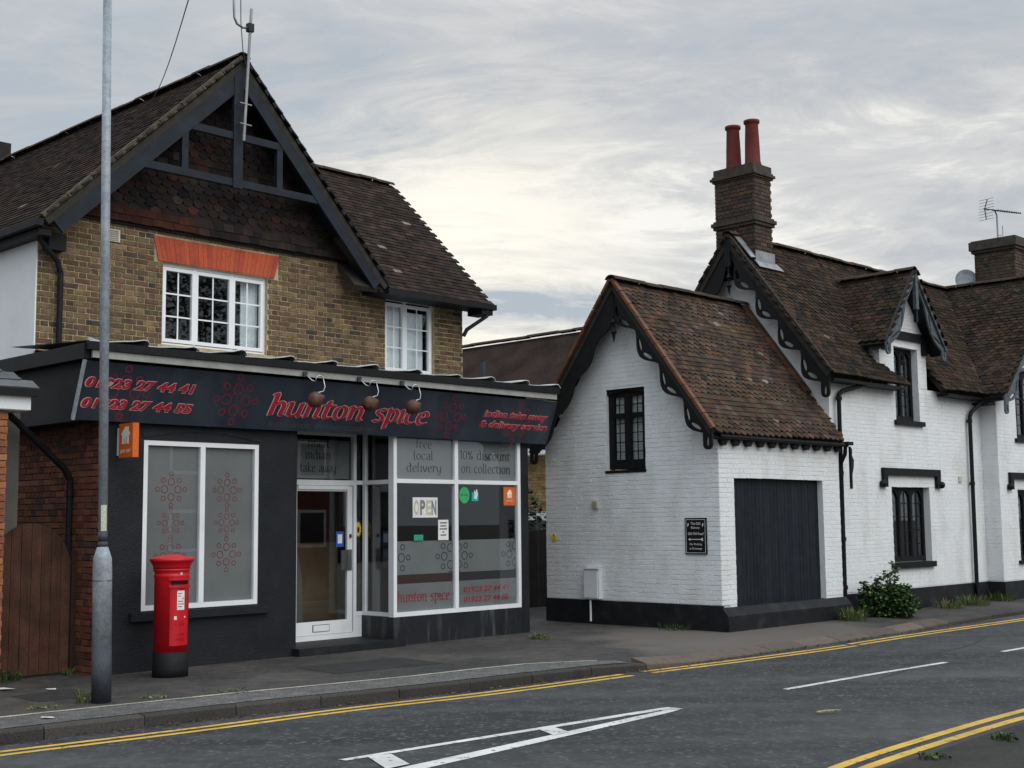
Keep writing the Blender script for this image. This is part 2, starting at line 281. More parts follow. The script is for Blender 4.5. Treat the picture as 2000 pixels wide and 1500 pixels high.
class MB:
    def __init__(s): s.v, s.f, s.t = [], [], []
    def add(s, vs, fs, tint=None):
        b = len(s.v); s.v.extend(V(x) for x in vs)
        for f in fs: s.f.append([i+b for i in f]); s.t.append(tint)
        return s
    def box(s, a, b, c, d, e, f, tint=None):
        vs = [(x, y, z) for x in (a, b) for y in (c, d) for z in (e, f)]
        return s.add(vs, [(0, 1, 3, 2), (4, 6, 7, 5), (0, 4, 5, 1), (2, 3, 7, 6), (0, 2, 6, 4), (1, 5, 7, 3)], tint)
    def abox(s, ax, s0, s1, t0, t1, n0, n1, tint=None):
        vs = [ax.p(x, y, z) for x in (s0, s1) for y in (t0, t1) for z in (n0, n1)]
        return s.add(vs, [(0, 1, 3, 2), (4, 6, 7, 5), (0, 4, 5, 1), (2, 3, 7, 6), (0, 2, 6, 4), (1, 5, 7, 3)], tint)
    def quad(s, a, b, c, d, tint=None): return s.add([a, b, c, d], [(0, 1, 2, 3)], tint)
    def prism(s, poly, ax, n0, n1, tint=None):
        k = len(poly); vs = [ax.p(x, y, n0) for x, y in poly]+[ax.p(x, y, n1) for x, y in poly]
        return s.add(vs, [tuple(range(k)), tuple(range(2*k-1, k-1, -1))]+[(i, (i+1) % k, (i+1) % k+k, i+k) for i in range(k)], tint)
    def beam(s, p0, p1, w, h, upv=(0, 0, 1), tint=None):
        p0, p1 = V(p0), V(p1); d = (p1-p0).normalized(); a = d.cross(V(upv)).normalized(); b = a.cross(d)
        vs = [p+a*x*w/2+b*y*h/2 for p in (p0, p1) for x, y in ((-1, -1), (1, -1), (1, 1), (-1, 1))]
        return s.add(vs, [(0, 1, 2, 3), (7, 6, 5, 4), (0, 4, 5, 1), (1, 5, 6, 2), (2, 6, 7, 3), (3, 7, 4, 0)], tint)
    def tube(s, pts, r, n=10, caps=True, tint=None):
        pts = [V(p) for p in pts]; rs = r if isinstance(r, (list, tuple)) else [r]*len(pts); rings = []; ref = None
        for i, p in enumerate(pts):
            d = ((pts[i+1]-p) if i == 0 else (p-pts[i-1]) if i == len(pts)-1 else (pts[i+1]-p).normalized()+(p-pts[i-1]).normalized()).normalized()
            if ref is None: ref = d.orthogonal().normalized()
            ref = (ref-d*ref.dot(d)).normalized(); b = d.cross(ref)
            rings.append([p+(ref*math.cos(k*2*math.pi/n)+b*math.sin(k*2*math.pi/n))*rs[i] for k in range(n)])
        vs = [x for q in rings for x in q]; fs = []
        for i in range(len(pts)-1):
            for k in range(n): fs.append((i*n+k, i*n+(k+1) % n, (i+1)*n+(k+1) % n, (i+1)*n+k))
        if caps: fs += [tuple(range(n-1, -1, -1)), tuple(range((len(pts)-1)*n, len(pts)*n))]
        return s.add(vs, fs, tint)
    def lathe(s, c, prof, n=32, tint=None):
        c = V(c); vs = []; fs = []
        for r, z in prof: vs += [c+V((r*math.cos(k*2*math.pi/n), r*math.sin(k*2*math.pi/n), z)) for k in range(n)]
        for i in range(len(prof)-1):
            for k in range(n): fs.append((i*n+k, i*n+(k+1) % n, (i+1)*n+(k+1) % n, (i+1)*n+k))
        fs += [tuple(range(n-1, -1, -1)), tuple(range((len(prof)-1)*n, len(prof)*n))]
        return s.add(vs, fs, tint)
    def build(s, name, m, parent=None, F=None, base=(0, 0, 0), smooth=False):
        off = OFF[root_of(parent).name] if parent else V(base)
        me = bpy.data.meshes.new(name); me.from_pydata([tuple(x-off) for x in s.v], [], s.f)
        if any(t is not None for t in s.t):
            a = me.attributes.new('tint', 'FLOAT_COLOR', 'FACE'); fl = []
            for t in s.t: fl += [*(t or (1, 1, 1)), 1]
            a.data.foreach_set('color', fl)
        if smooth:
            for p in me.polygons: p.use_smooth = True
        me.materials.append(MT[m] if isinstance(m, str) else m); me.update()
        o = bpy.data.objects.new(name, me); C.objects.link(o)
        if parent: o.parent = parent
        else:
            F = F or G0; o.location = F.w(base); o.rotation_euler = (0, 0, F.az); OFF[o.name] = V(base); FR[o.name] = F
        return o
def wall_grid(mb, ax, s0, s1, t0, t1, holes, depth, rim=True):
    """A flat wall with rectangular openings and their reveals, facing +N, reveals going depth inwards."""
    ss = sorted({s0, s1, *[x for h in holes for x in h[:2]]}); ts = sorted({t0, t1, *[x for h in holes for x in h[2:4]]})
    for i in range(len(ss)-1):
        for j in range(len(ts)-1):
            a, b = (ss[i]+ss[i+1])/2, (ts[j]+ts[j+1])/2
            if any(h[0] < a < h[1] and h[2] < b < h[3] for h in holes): continue
            mb.quad(ax.p(ss[i], ts[j]), ax.p(ss[i+1], ts[j]), ax.p(ss[i+1], ts[j+1]), ax.p(ss[i], ts[j+1]))
    for a, b, c, d in [h[:4] for h in holes]:
        for (p, q), (r, s_) in (((a, c), (b, c)), ((b, c), (b, d)), ((b, d), (a, d)), ((a, d), (a, c))):
            if q == s_ and (abs(q-t0) < .002 or abs(q-t1) < .002): continue      # an opening that runs on into the next piece of wall
            mb.quad(ax.p(p, q), ax.p(r, s_), ax.p(r, s_, -depth), ax.p(p, q, -depth))
    if rim:
        for p, q, r, s_ in ((s1, t0, s1, t1), (s0, t1, s0, t0)): mb.quad(ax.p(p, q), ax.p(r, s_), ax.p(r, s_, -depth), ax.p(p, q, -depth))
    return mb
def curve_mesh(loops, depth):
    cu = bpy.data.curves.new('outline', 'CURVE'); cu.dimensions = '2D'; cu.fill_mode = 'BOTH'; cu.extrude = depth/2
    for L_ in loops:
        sp = cu.splines.new('POLY'); sp.points.add(len(L_)-1)
        for p, q in zip(sp.points, L_): p.co = (q[0], q[1], 0, 1)
        sp.use_cyclic_u = True
    ob = bpy.data.objects.new('outline', cu); me = bpy.data.meshes.new_from_object(ob)
    bpy.data.objects.remove(ob); bpy.data.curves.remove(cu); return me
def text_mesh(body, width=None, height=None, shear=0.0, bold=0.0, depth=0.002, align='CENTER', space=1.0):
    cu = bpy.data.curves.new('lettering', 'FONT'); cu.body = body; cu.size = 1; cu.shear = shear; cu.offset = bold; cu.extrude = depth/2; cu.space_line = space; cu.align_x = align
    ob = bpy.data.objects.new('lettering', cu); me = bpy.data.meshes.new_from_object(ob); bpy.data.objects.remove(ob); bpy.data.curves.remove(cu)
    xs = [v.co.x for v in me.vertices]; ys = [v.co.y for v in me.vertices]; x0, x1, y0, y1 = min(xs), max(xs), min(ys), max(ys)
    ky = height/(y1-y0) if height else width/(x1-x0); kx = width/(x1-x0) if width else ky
    for v in me.vertices: v.co = ((v.co.x-x0)*kx, (v.co.y-y0)*ky, v.co.z)
    return me
def put_mesh(me, name, m, parent, mtx, label=None):
    """Link a ready mesh as a part, moved into its thing's frame."""
    t = Matrix.Translation(-OFF[root_of(parent).name]) @ mtx
    me.transform(t); me.name = name
    if not me.materials: me.materials.append(MT[m] if isinstance(m, str) else m)
    o = bpy.data.objects.new(name, me); C.objects.link(o); o.parent = parent
    if label: o['label'] = label
    return o
def ell(cx, cy, a, b, rot=0, n=18):
    return [(cx+a*math.cos(t)*math.cos(rot)-b*math.sin(t)*math.sin(rot), cy+a*math.cos(t)*math.sin(rot)+b*math.sin(t)*math.cos(rot)) for t in [2*math.pi*i/n for i in range(n)]]
# shared pieces: a brick with worn edges, a plain tile, a fish-scale tile
def brick_tpl(k):
    r = random.Random(k); j = lambda: r.uniform(-.012, .012)
    lo = [(-.5+j(), -.5+j()*3, 0), (.5+j(), -.5+j()*3, 0), (.5+j(), .5+j()*3, 0), (-.5+j(), .5+j()*3, 0)]
    mi = [(x, y, .72) for x, y, z in lo]; hi = [(x*.965, y*.88, 1+r.uniform(-.08, .06)) for x, y, z in lo]
    vs = lo+mi+hi; fs = [(8, 9, 10, 11)]
    for b in (0, 4): fs += [(b+i, b+(i+1) % 4, b+4+(i+1) % 4, b+4+i) for i in range(4)]
    return vs, fs
def tile_tpl(shape, w, g):
    th = .011; half = w/2-.0015
    if shape == 'plain': tail = [(half, g), (-half, g)]
    elif shape == 'scale': tail = [(half, g*.42), (half*.8, g*.8), (half*.35, g*1.02), (-half*.35, g*1.02), (-half*.8, g*.8), (-half, g*.42)]
    else: tail = [(half, g*.5), (half*.1, g*1.03), (-half*.1, g*1.03), (-half, g*.5)]
    top = [(-half, -.02), (half, -.02)]+tail; k = len(top)
    nz = lambda y: .003+.012*(y+.02)/(g+.02)
    vs = [(x, y, nz(y)+th) for x, y in top]+[(x, y, nz(y)-.012) for x, y in top]
    fs = [tuple(range(k))]+[(i, i+k, (i+1) % k+k, (i+1) % k) for i in range(1, k)]
    return vs, fs
def tpl_mesh(name, tpl, m):
    me = bpy.data.meshes.new(name); me.from_pydata(tpl[0], [], tpl[1]); a = me.attributes.new('tint', 'FLOAT_COLOR', 'FACE')
    a.data.foreach_set('color', [1.0]*4*len(tpl[1])); me.materials.append(MT[m]); return me
BR = [brick_tpl(k) for k in range(8)]
_bm = {}
def pieces(parent, items, tpls, meshkey, m, name, stuff, keep=300):
    """items: (matrix in frame space, template index, tint, score). The nearest become objects, the rest one joined part."""
    root = root_of(parent); F = FR[root.name]; off = OFF[root.name]
    items.sort(key=lambda q: q[3]); T0 = Matrix.Translation(-off)
    if (meshkey, m) not in _bm: _bm[(meshkey, m)] = [tpl_mesh(name, t, m) for t in tpls]
    meshes = _bm[(meshkey, m)]
    for M_, k, tint, sc_ in items[:keep]:
        o = bpy.data.objects.new(name, meshes[k]); C.objects.link(o); o.parent = parent; o.matrix_basis = T0 @ M_; o.color = (*tint, 1)
    if len(items) > keep:
        mb = MB()
        for M_, k, tint, sc_ in items[keep:]: mb.add([M_ @ V(x) for x in tpls[k][0]], tpls[k][1], tint)
        mb.build(stuff, m, parent)['kind'] = 'stuff'
def score(F, p, n):
    w = F.w(p); d = (CAM-w); k = F.u*n[0]+F.v*n[1]+V((0, 0, n[2])); c = abs(d.normalized().dot(k))
    q = w-CAM; z = q.dot(fw); x = q.dot(rt)/z; y = q.dot(up)/z
    out = 0 if abs(x) < .4 and abs(y) < .3 else 5
    return d.length/math.sqrt(max(c, .05)) * (1+out)
def pal(cols, jit=.15):
    def f(rng):
        c = rng.choices([x[1] for x in cols], [x[0] for x in cols])[0]; k = 1+rng.uniform(-jit, jit); return tuple(max(0, x*k*(1+rng.uniform(-.06, .06))) for x in c)
    return f
STOCK = pal([(4, (0.138, 0.0921, 0.048)), (4, (0.112, 0.0724, 0.0402)), (2, (0.165, 0.1109, 0.0559)), (1.8, (0.08, 0.0545, 0.0372)), (1.4, (0.11, 0.0602, 0.0392)), (0.4, (0.2, 0.141, 0.0833)), (0.35, (0.048, 0.0404, 0.0392))], .18)
DARKSTOCK = pal([(4, (0.0638, 0.0465, 0.0338)), (3, (0.045, 0.0353, 0.0285)), (2, (0.0825, 0.0562, 0.0338)), (1.5, (0.09, 0.045, 0.03))])
REDB = pal([(4, (0.1387, 0.0465, 0.0263)), (2, (0.0975, 0.0338, 0.021)), (1.5, (0.165, 0.0638, 0.0338)), (0.7, (0.0525, 0.03, 0.0225))])
ORANGEB = pal([(4, (.30, .11, .05)), (2, (.22, .075, .04)), (1, (.36, .16, .08))])
WHITEB = lambda rng: (lambda k: (k, k, k))(rng.uniform(.975, 1.0))
YELB = pal([(4, (.26, .17, .06)), (2, (.20, .125, .05)), (1, (.31, .21, .09))])
GTILE = pal([(5, (.076, .052, .038)), (4, (.058, .044, .036)), (3, (.090, .057, .040)), (.9, (.104, .060, .041)), (1.2, (.084, .068, .056)), (.08, (.14, .115, .09)), (.03, (.20, .18, .155)), (1.4, (.040, .034, .031))], .13)
CTILE = pal([(5, (0.0429, 0.0306, 0.0221)), (4, (0.0311, 0.0253, 0.0202)), (3, (0.0559, 0.0364, 0.0246)), (0.25, (0.078, 0.0429, 0.026)), (0.03, (0.1689, 0.1364, 0.0715)), (2, (0.0221, 0.0195, 0.0169))])
STILE = pal([(5, (0.0322, 0.0246, 0.0217)), (4, (0.0425, 0.0296, 0.0251)), (2, (0.0232, 0.0191, 0.0177)), (1, (0.0547, 0.0345, 0.0286)), (0.06, (0.1674, 0.154, 0.1371))])
HTILE = pal([(5, (0.0242, 0.019, 0.019)), (3, (0.0326, 0.0232, 0.0211)), (2, (0.0179, 0.0153, 0.0158)), (0.3, (0.045, 0.036, 0.033)), (0.5, (0.0527, 0.0253, 0.0201))], .2)
RTILE = pal([(4, (0.0441, 0.0173, 0.0132)), (3, (0.0315, 0.0142, 0.012)), (1, (0.0567, 0.0221, 0.0158))])
def brick_field(parent, ax, s0, s1, t0, t1, m, palette, inside=None, holes=(), Ln=.228, Hc=.0765, proud=.011, joint=.011, bond='flemish', keep=300, seed=1, name='brick', stuff='brickwork', jitter=.0015, n0=0.0, slumpy=0.0, jv=None):
    F = FR[root_of(parent).name]; rng = random.Random(seed); items = []; row = 0; t = t0
    while t < t1-.02:
        te = min(t+Hc, t1); tm = (t+te)/2
        if bond == 'flemish': seq = [Ln, Ln/2]; x = s0-(0 if row % 2 else .75*Ln)
        elif bond == 'english': seq = [Ln] if row % 2 else [Ln/2]; x = s0-(0 if row % 2 else Ln/4)
        else: seq = [Ln]; x = s0-(0 if row % 2 else Ln/2)
        k = 0
        while x < s1:
            xe = x+seq[k % len(seq)]; k += 1; iv = [(max(x, s0), min(xe, s1))]; x = xe
            for h in holes:
                if h[2]-.01 < tm < h[3]+.01:
                    nv = []
                    for a, b in iv:
                        if b <= h[0] or a >= h[1]: nv.append((a, b))
                        else:
                            if a < h[0]: nv.append((a, h[0]))
                            if b > h[1]: nv.append((h[1], b))
                    iv = nv
            for a, b in iv:
                if b-a < .035: continue
                sm = (a+b)/2
                if inside and not inside(sm, tm): continue
                dn = rng.uniform(-jitter, jitter); dz = slumpy*math.sin(sm*2.1+row*.2) + rng.uniform(-.0012, .0012)
                M_ = ax.mtx(sm, tm+dz, n0+dn) @ Matrix.Rotation(rng.uniform(-.008, .008), 4, 'Z') @ Matrix.Diagonal((b-a-(jv or joint), te-t-joint, proud, 1))
                items.append((M_, rng.randrange(8), palette(rng), score(F, ax.p(sm, tm), ax.N)))
        t = te; row += 1
    pieces(parent, items, BR, 'brick', m, name, stuff, keep)
def tile_field(parent, ax, s0, s1, length, m, palette, shapes, inside=None, gauge=.105, wid=.168, keep=300, seed=1, name='roof_tile', stuff='roof_tiles', lift=0.0, swoop=None):
    """ax.S along the eave, ax.T DOWN the slope, ax.N out; courses start at the ridge (t=0)."""
    F = FR[root_of(parent).name]; rng = random.Random(seed); items = []
    key = 'tile_%.3f_%.3f' % (gauge, wid); names = ['plain', 'scale', 'point']
    if key not in _tt: _tt[key] = [tile_tpl(k, wid, gauge) for k in names]
    tp = _tt[key]; rows = int(round(length/gauge))
    for r in range(rows):
        sh = shapes(r); x = s0+(wid/2 if r % 2 else 0)
        wav = rng.uniform(-.006, .006)
        while x < s1+.02:
            d = r*gauge
            if (inside is None or inside(x, d+gauge/2)) and x-wid/2 > s0-.12:
                p = ax.mtx(x+rng.uniform(-.003, .003), d+rng.uniform(-.006, .006)+wav, lift+rng.uniform(0, .004)+(swoop(x, d) if swoop else 0))
                M_ = p @ Matrix.Rotation(rng.uniform(-.02, .02), 4, 'Z') @ Matrix.Rotation(rng.uniform(-.012, .03), 4, 'X') @ Matrix.Rotation(rng.uniform(-.02, .02), 4, 'Y')
                items.append((M_, names.index(sh), palette(rng), score(F, ax.p(x, d), ax.N)))
            x += wid
    pieces(parent, items, tp, key, m, name, stuff, keep)
_tt = {}
def ridge_tiles(parent, p0, p1, r, m='ridge', ln=.42, name='ridge_tile'):
    p0, p1 = V(p0), V(p1); L_ = (p1-p0).length; n = max(1, round(L_/ln)); d = (p1-p0)/n; D = d.normalized(); side = D.cross(V((0, 0, 1))).normalized(); u_ = side.cross(D)
    for i in range(n):
        a = p0+d*i+D*.006; b = p0+d*(i+1)-D*.006; vs = []; k = 7; dz = random.uniform(-.008, .01)
        for q in (a, b):
            for rr in (r, r-.018):
                for j in range(k):
                    t = math.pi*(.06+.88*j/(k-1)); vs.append(q+side*math.cos(t)*rr+u_*(math.sin(t)*rr*.8+dz-.02))
        fs = []
        for j in range(k-1): fs += [(j, j+1, 2*k+j+1, 2*k+j), (k+j, 3*k+j, 3*k+j+1, k+j+1), (j, k+j, k+j+1, j+1), (2*k+j, 2*k+j+1, 3*k+j+1, 3*k+j)]
        MB().add(vs, fs).build(name, m, parent)
def slab(mb, a, b, c, d, th):
    """A sloping slab from four top corners."""
    a, b, c, d = V(a), V(b), V(c), V(d); n = (b-a).cross(d-a).normalized()
    if n.z < 0: n = -n
    q = [a, b, c, d]; vs = q+[x-n*th for x in q]
    return mb.add(vs, [(0, 1, 2, 3), (7, 6, 5, 4)]+[(i, i+4, (i+1) % 4+4, (i+1) % 4) for i in range(4)])
def window_unit(parent, ax, s0, s1, t0, t1, lights, m='upvc', fr=.055, cas=.045, d0=-.05, d1=.0, bars=(0, 0), barw=.018, name='window', bm=None, sash=None, label=None):
    """Outer frame with lights (s0, s1, t0, t1); each light has a casement rim, a pane and glazing bars."""
    b = MB(); b.abox(ax, s0, s0+fr, t0, t1, d0, d1); b.abox(ax, s1-fr, s1, t0, t1, d0, d1); b.abox(ax, s0+fr, s1-fr, t0, t0+fr, d0, d1); b.abox(ax, s0+fr, s1-fr, t1-fr, t1, d0, d1)
    w = b.build(name, m, parent)
    if label: w['label'] = label
    for i, (a, c, e, f) in enumerate(lights):
        if cas:
            q = MB(); q.abox(ax, a, a+cas, e, f, d0+.01, d1+.012); q.abox(ax, c-cas, c, e, f, d0+.01, d1+.012); q.abox(ax, a+cas, c-cas, e, e+cas, d0+.01, d1+.012); q.abox(ax, a+cas, c-cas, f-cas, f, d0+.01, d1+.012)
            q.build('casement', m, w)
        a2, c2, e2, f2 = a+cas, c-cas, e+cas, f-cas
        MB().abox(ax, a2, c2, e2, f2, d0+.018, d0+.024).build('pane', 'glass', w)
        if bars != (0, 0):
            q = MB()
            for k in range(bars[0]): x = a2+(c2-a2)*(k+1)/(bars[0]+1); q.abox(ax, x-barw/2, x+barw/2, e2, f2, d0+.028, d0+.036)
            for k in range(bars[1]):
                y = e2+(f2-e2)*(k+1)/(bars[1]+1); q.abox(ax, a2, c2, y-barw/2, y+barw/2, d0+.0265, d0+.0375)
            q.build('glazing_bar', bm or m, w)
    return w
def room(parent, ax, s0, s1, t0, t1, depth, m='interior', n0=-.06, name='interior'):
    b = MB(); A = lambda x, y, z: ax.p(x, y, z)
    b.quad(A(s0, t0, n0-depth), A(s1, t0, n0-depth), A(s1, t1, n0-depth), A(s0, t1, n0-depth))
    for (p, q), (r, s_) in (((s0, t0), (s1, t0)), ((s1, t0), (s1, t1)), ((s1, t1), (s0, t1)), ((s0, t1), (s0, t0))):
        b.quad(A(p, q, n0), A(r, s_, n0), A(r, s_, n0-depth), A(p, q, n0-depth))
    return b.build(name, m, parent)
def drape(parent, ax, s0, s1, t0, t1, n, m, name='curtain', amp=.02, folds=9):
    b = MB(); k = folds*4; vs = []
    for i in range(k+1):
        x = s0+(s1-s0)*i/k; z = n+amp*math.sin(i*math.pi/2+.4*math.sin(i)); vs += [ax.p(x, t0, z), ax.p(x, t1, z)]
    b.add(vs, [(2*i, 2*i+2, 2*i+3, 2*i+1) for i in range(k)]); return b.build(name, m, parent, smooth=True)
def ring_motif(r=1.0):
    """A diamond-shaped cluster of ring outlines."""
    loops = []; g = .045
    def ring(x, y, q): loops.append(ell(x*r, y*r, q*r, q*r, 0, 20)); loops.append(ell(x*r, y*r, (q-g)*r, (q-g)*r, 0, 20))
    for x, y in ((0, .42), (.42, 0), (0, -.42), (-.42, 0)): ring(x, y, .22)
    for x, y in ((0, .86), (.86, 0), (0, -.86), (-.86, 0)): ring(x, y, .14)
    for x, y in ((.5, .5), (.5, -.5), (-.5, -.5), (-.5, .5)): ring(x, y, .15)
    return loops
def motif(parent, ax, s, t, n, r, m, name='ring_motif', clip=None):
    L_ = ring_motif(r)
    if clip:
        keep = []
        for i in range(0, len(L_), 2):
            c = sum(p[0] for p in L_[i])/20+s
            if clip[0]+.02 < c < clip[1]-.02: keep += [L_[i], L_[i+1]]
        L_ = [[(min(max(x, clip[0]-s), clip[1]-s), y) for x, y in q] for q in keep]
    return put_mesh(curve_mesh(L_, .001), name, m, parent, ax.mtx(s, t, n))
# uncial lettering drawn with a broad nib
GL = {
 'a': (.62, [[(.08, .86), (.3, 1), (.5, .84), (.5, .12), (.64, 0)], [(.5, .6), (.2, .52), (.06, .25), (.2, 0), (.5, .22)]]),
 'c': (.58, [[(.56, .84), (.35, 1), (.1, .8), (.05, .5), (.12, .15), (.35, 0), (.58, .12)]]),
 'd': (.72, [[(.56, .84), (.3, 1), (.08, .76), (.05, .35), (.24, 0), (.54, .2)], [(.38, 1.5), (.58, 1.25), (.58, .1), (.72, 0)]]),
 'e': (.58, [[(.07, .48), (.46, .58), (.54, .8), (.35, 1), (.1, .8), (.05, .45), (.14, .12), (.36, 0), (.58, .12)]]),
 'f': (.44, [[(.5, 1.46), (.34, 1.55), (.2, 1.35), (.2, 0)], [(.0, .95), (.45, .95)]]),
 'h': (.72, [[(.0, 1.5), (.12, 1.5), (.12, 0)], [(.12, .65), (.34, .98), (.56, .9), (.62, .6), (.6, .1), (.74, 0)]]),
 'i': (.26, [[(.0, 1), (.12, .96), (.12, .1), (.26, 0)]]),
 'k': (.64, [[(.1, 1.55), (.1, 0)], [(.56, 1), (.14, .5), (.64, 0)]]),
 'l': (.28, [[(.1, 1.55), (.1, .1), (.28, 0)]]),
 'n': (.72, [[(.0, 1), (.12, .95), (.12, 0)], [(.12, .65), (.34, .98), (.56, .9), (.62, .6), (.6, .1), (.74, 0)]]),
 'o': (.62, [[(.31, 1), (.1, .84), (.05, .5), (.1, .16), (.31, 0), (.52, .16), (.57, .5), (.52, .84), (.31, 1)]]),
 'p': (.64, [[(.0, 1), (.12, .96), (.12, -.5)], [(.12, .72), (.32, 1), (.54, .9), (.6, .5), (.5, .1), (.3, 0), (.12, .16)]]),
 'r': (.5, [[(.0, 1), (.12, .95), (.12, 0)], [(.12, .68), (.32, 1), (.5, .9)]]),
 's': (.52, [[(.5, .88), (.3, 1), (.1, .86), (.14, .62), (.4, .44), (.48, .22), (.32, 0), (.04, .08)]]),
 't': (.48, [[(.2, 1.3), (.17, .25), (.28, .03), (.48, .08)], [(-.04, .97), (.48, .97)]]),
 'u': (.72, [[(.0, 1), (.1, .92), (.1, .3), (.2, .04), (.4, .06), (.6, .32)], [(.6, 1), (.6, .1), (.74, 0)]]),
 'v': (.56, [[(.0, 1), (.27, 0), (.56, 1)]]),
 'w': (.84, [[(.0, 1), (.1, .2), (.24, .0), (.38, .26), (.42, .92)], [(.42, .3), (.56, 0), (.74, .2), (.84, 1)]]),
 'y': (.62, [[(.0, 1), (.08, .3), (.28, .04), (.56, .3)], [(.58, 1), (.56, .1), (.36, -.4), (.06, -.44)]]),
 '1': (.3, [[(.02, 1.12), (.16, 1.35), (.16, 0)]]), '0': (.62, [[(.31, 1.35), (.08, 1.1), (.05, .66), (.1, .2), (.31, 0), (.52, .2), (.57, .66), (.54, 1.1), (.31, 1.35)]]),
 '%': (.86, [[(.2, 1.3), (.06, 1.0), (.2, .75), (.32, 1.0), (.2, 1.3)], [(.66, .55), (.52, .28), (.66, 0), (.8, .28), (.66, .55)], [(.68, 1.35), (.16, 0)]]), ' ': (.4, [])}
def hull(pts):
    pts = sorted(set(pts)); 
    def half(ps):
        h = []
        for p in ps:
            while len(h) > 1 and (h[-1][0]-h[-2][0])*(p[1]-h[-2][1])-(h[-1][1]-h[-2][1])*(p[0]-h[-2][0]) <= 0: h.pop()
            h.append(p)
        return h[:-1]
    return half(pts)+half(pts[::-1])
def spline(P, k=4):
    if len(P) < 3: return P
    out = []
    for i in range(len(P)-1):
        p0 = P[max(i-1, 0)]; p1 = P[i]; p2 = P[i+1]; p3 = P[min(i+2, len(P)-1)]
        for j in range(k):
            t = j/k; out.append(tuple(.5*((2*p1[c])+(-p0[c]+p2[c])*t+(2*p0[c]-5*p1[c]+4*p2[c]-p3[c])*t*t+(-p0[c]+3*p1[c]-3*p2[c]+p3[c])*t**3) for c in (0, 1)))
    return out+[P[-1]]
def uncial(text, nib=.17, thick=.05, shear=0.0, grow=0.0, ang=R(28)):
    x = 0; polys = []; dx, dy = math.cos(ang)*nib/2, math.sin(ang)*nib/2; px, py = -math.sin(ang)*thick/2, math.cos(ang)*thick/2
    for ch in text:
        w, st = GL[ch]
        for s_ in st:
            q = spline(s_)
            for a, b in zip(q[:-1], q[1:]):
                pts = []
                for c in (a, b):
                    for i in (-1, 1):
                        for j in (-1, 1):
                            ox, oy = i*dx+j*px, i*dy+j*py; l = math.hypot(ox, oy); k = 1+grow/l
                            pts.append((round(x+c[0]+c[1]*shear+ox*k, 5), round(c[1]+oy*k, 5)))
                polys.append(hull(pts))
        x += w+.14
    return polys, x
def uncial_mesh(text, width, xh, lift, **k):
    polys, w = uncial(text, **k); kx = width/w; me = bpy.data.meshes.new('lettering'); vs = []; fs = []
    for i, p in enumerate(polys):
        b = len(vs); vs += [(x*kx, y*xh, lift+i*2e-5) for x, y in p]; fs.append(tuple(range(b, b+len(p))))
    me.from_pydata(vs, [], fs); return me
def leaves(mb, c, rad, n, size, cols, rng, flat=1.0, bias=.6):
    c = V(c)
    for _ in range(n):
        d = V((rng.gauss(0, 1), rng.gauss(0, 1), rng.gauss(0, 1))).normalized(); r = rng.random()**(1/3*bias)
        p = c+V((d.x*rad[0]*r, d.y*rad[1]*r, d.z*rad[2]*r)); s = size*rng.uniform(.6, 1.3)
        a = V((rng.gauss(0, 1), rng.gauss(0, 1), rng.gauss(0, .5))).normalized()*s; b = a.cross(V((rng.gauss(0, .5), rng.gauss(0, .5), 1))).normalized()*s*.5
        mid = a*.5+V((0, 0, s*.08)); k = rng.uniform(.7, 1.3); col = tuple(x*k for x in rng.choice(cols))
        mb.add([p, p+mid+b, p+a, p+mid-b], [(0, 1, 2, 3)], col)
GREEN = [(.045, .085, .020), (.030, .060, .016), (.065, .105, .028), (.022, .045, .014)]
GRASSG = [(.075, .12, .028), (.10, .14, .04), (.05, .085, .02), (.14, .13, .05)]
def tuft(name, label, F, base, r, h, n, group=None, cols=GRASSG, cat='weed'):
    rng = random.Random(int(abs(base[0])*1000+abs(base[1])*77)); b = MB(); c = V(base)
    for _ in range(n):
        a = rng.uniform(0, 6.283); q = rng.random()**.6*r; p = c+V((math.cos(a)*q, math.sin(a)*q, -.005)); L_ = h*rng.uniform(.4, 1.1); lean = V((math.cos(a), math.sin(a), 0))*L_*rng.uniform(.1, .7)
        sd_ = V((-math.sin(a+rng.uniform(-1, 1)), math.cos(a), 0))*rng.uniform(.003, .007); t_ = p+V((0, 0, L_))+lean; m_ = p+V((0, 0, L_*.6))+lean*.35
        k = rng.uniform(.7, 1.3); b.add([p-sd_, p+sd_, m_+sd_*.8, t_, m_-sd_*.8], [(0, 1, 2, 4), (4, 2, 3)], tuple(x*k for x in rng.choice(cols)))
    leaves(b, c+V((0, 0, h*.3)), (r, r, h*.35), n//3, .035, cols, rng)
    o = b.build(name, 'leaf', None, F, base); return tag(o, label, cat, group)
# ================================================================== ground, road, kerbs
KP = [(-11, 5.2), (-8, 7.95), (-6.2, 9.62), (-4.42, 11.2), (-3.85, 11.72), (-3.15, 12.3), (-2.4, 12.93), (-1.62, 13.5), (-.62, 14.27), (.1, 14.93), (.66, 15.38), (1.05, 15.72), (1.5, 16.08), (2.0, 16.55), (2.48, 17.03), (3.18, 17.78), (4.36, 19.0), (5.3, 19.98), (6.13, 20.85), (6.7, 21.45), (8.1, 23.0), (9.68, 24.7), (13, 28.3), (20, 36)]
KZ = [0]*12+[-.02, -.06, -.082, -.082, -.082, -.082, -.08, -.06, -.04, -.035, -.035, -.035]
def path_normals(P):
    out = []
    for i in range(len(P)):
        a = V(P[max(i-1, 0)]); b = V(P[min(i+1, len(P)-1)]); d = (b-a).normalized(); out.append(V((-d.y, d.x)))
    return out
KN = path_normals(KP)
def offset(P, Ns, d): return [V(p)+n*d for p, n in zip(P, Ns)]
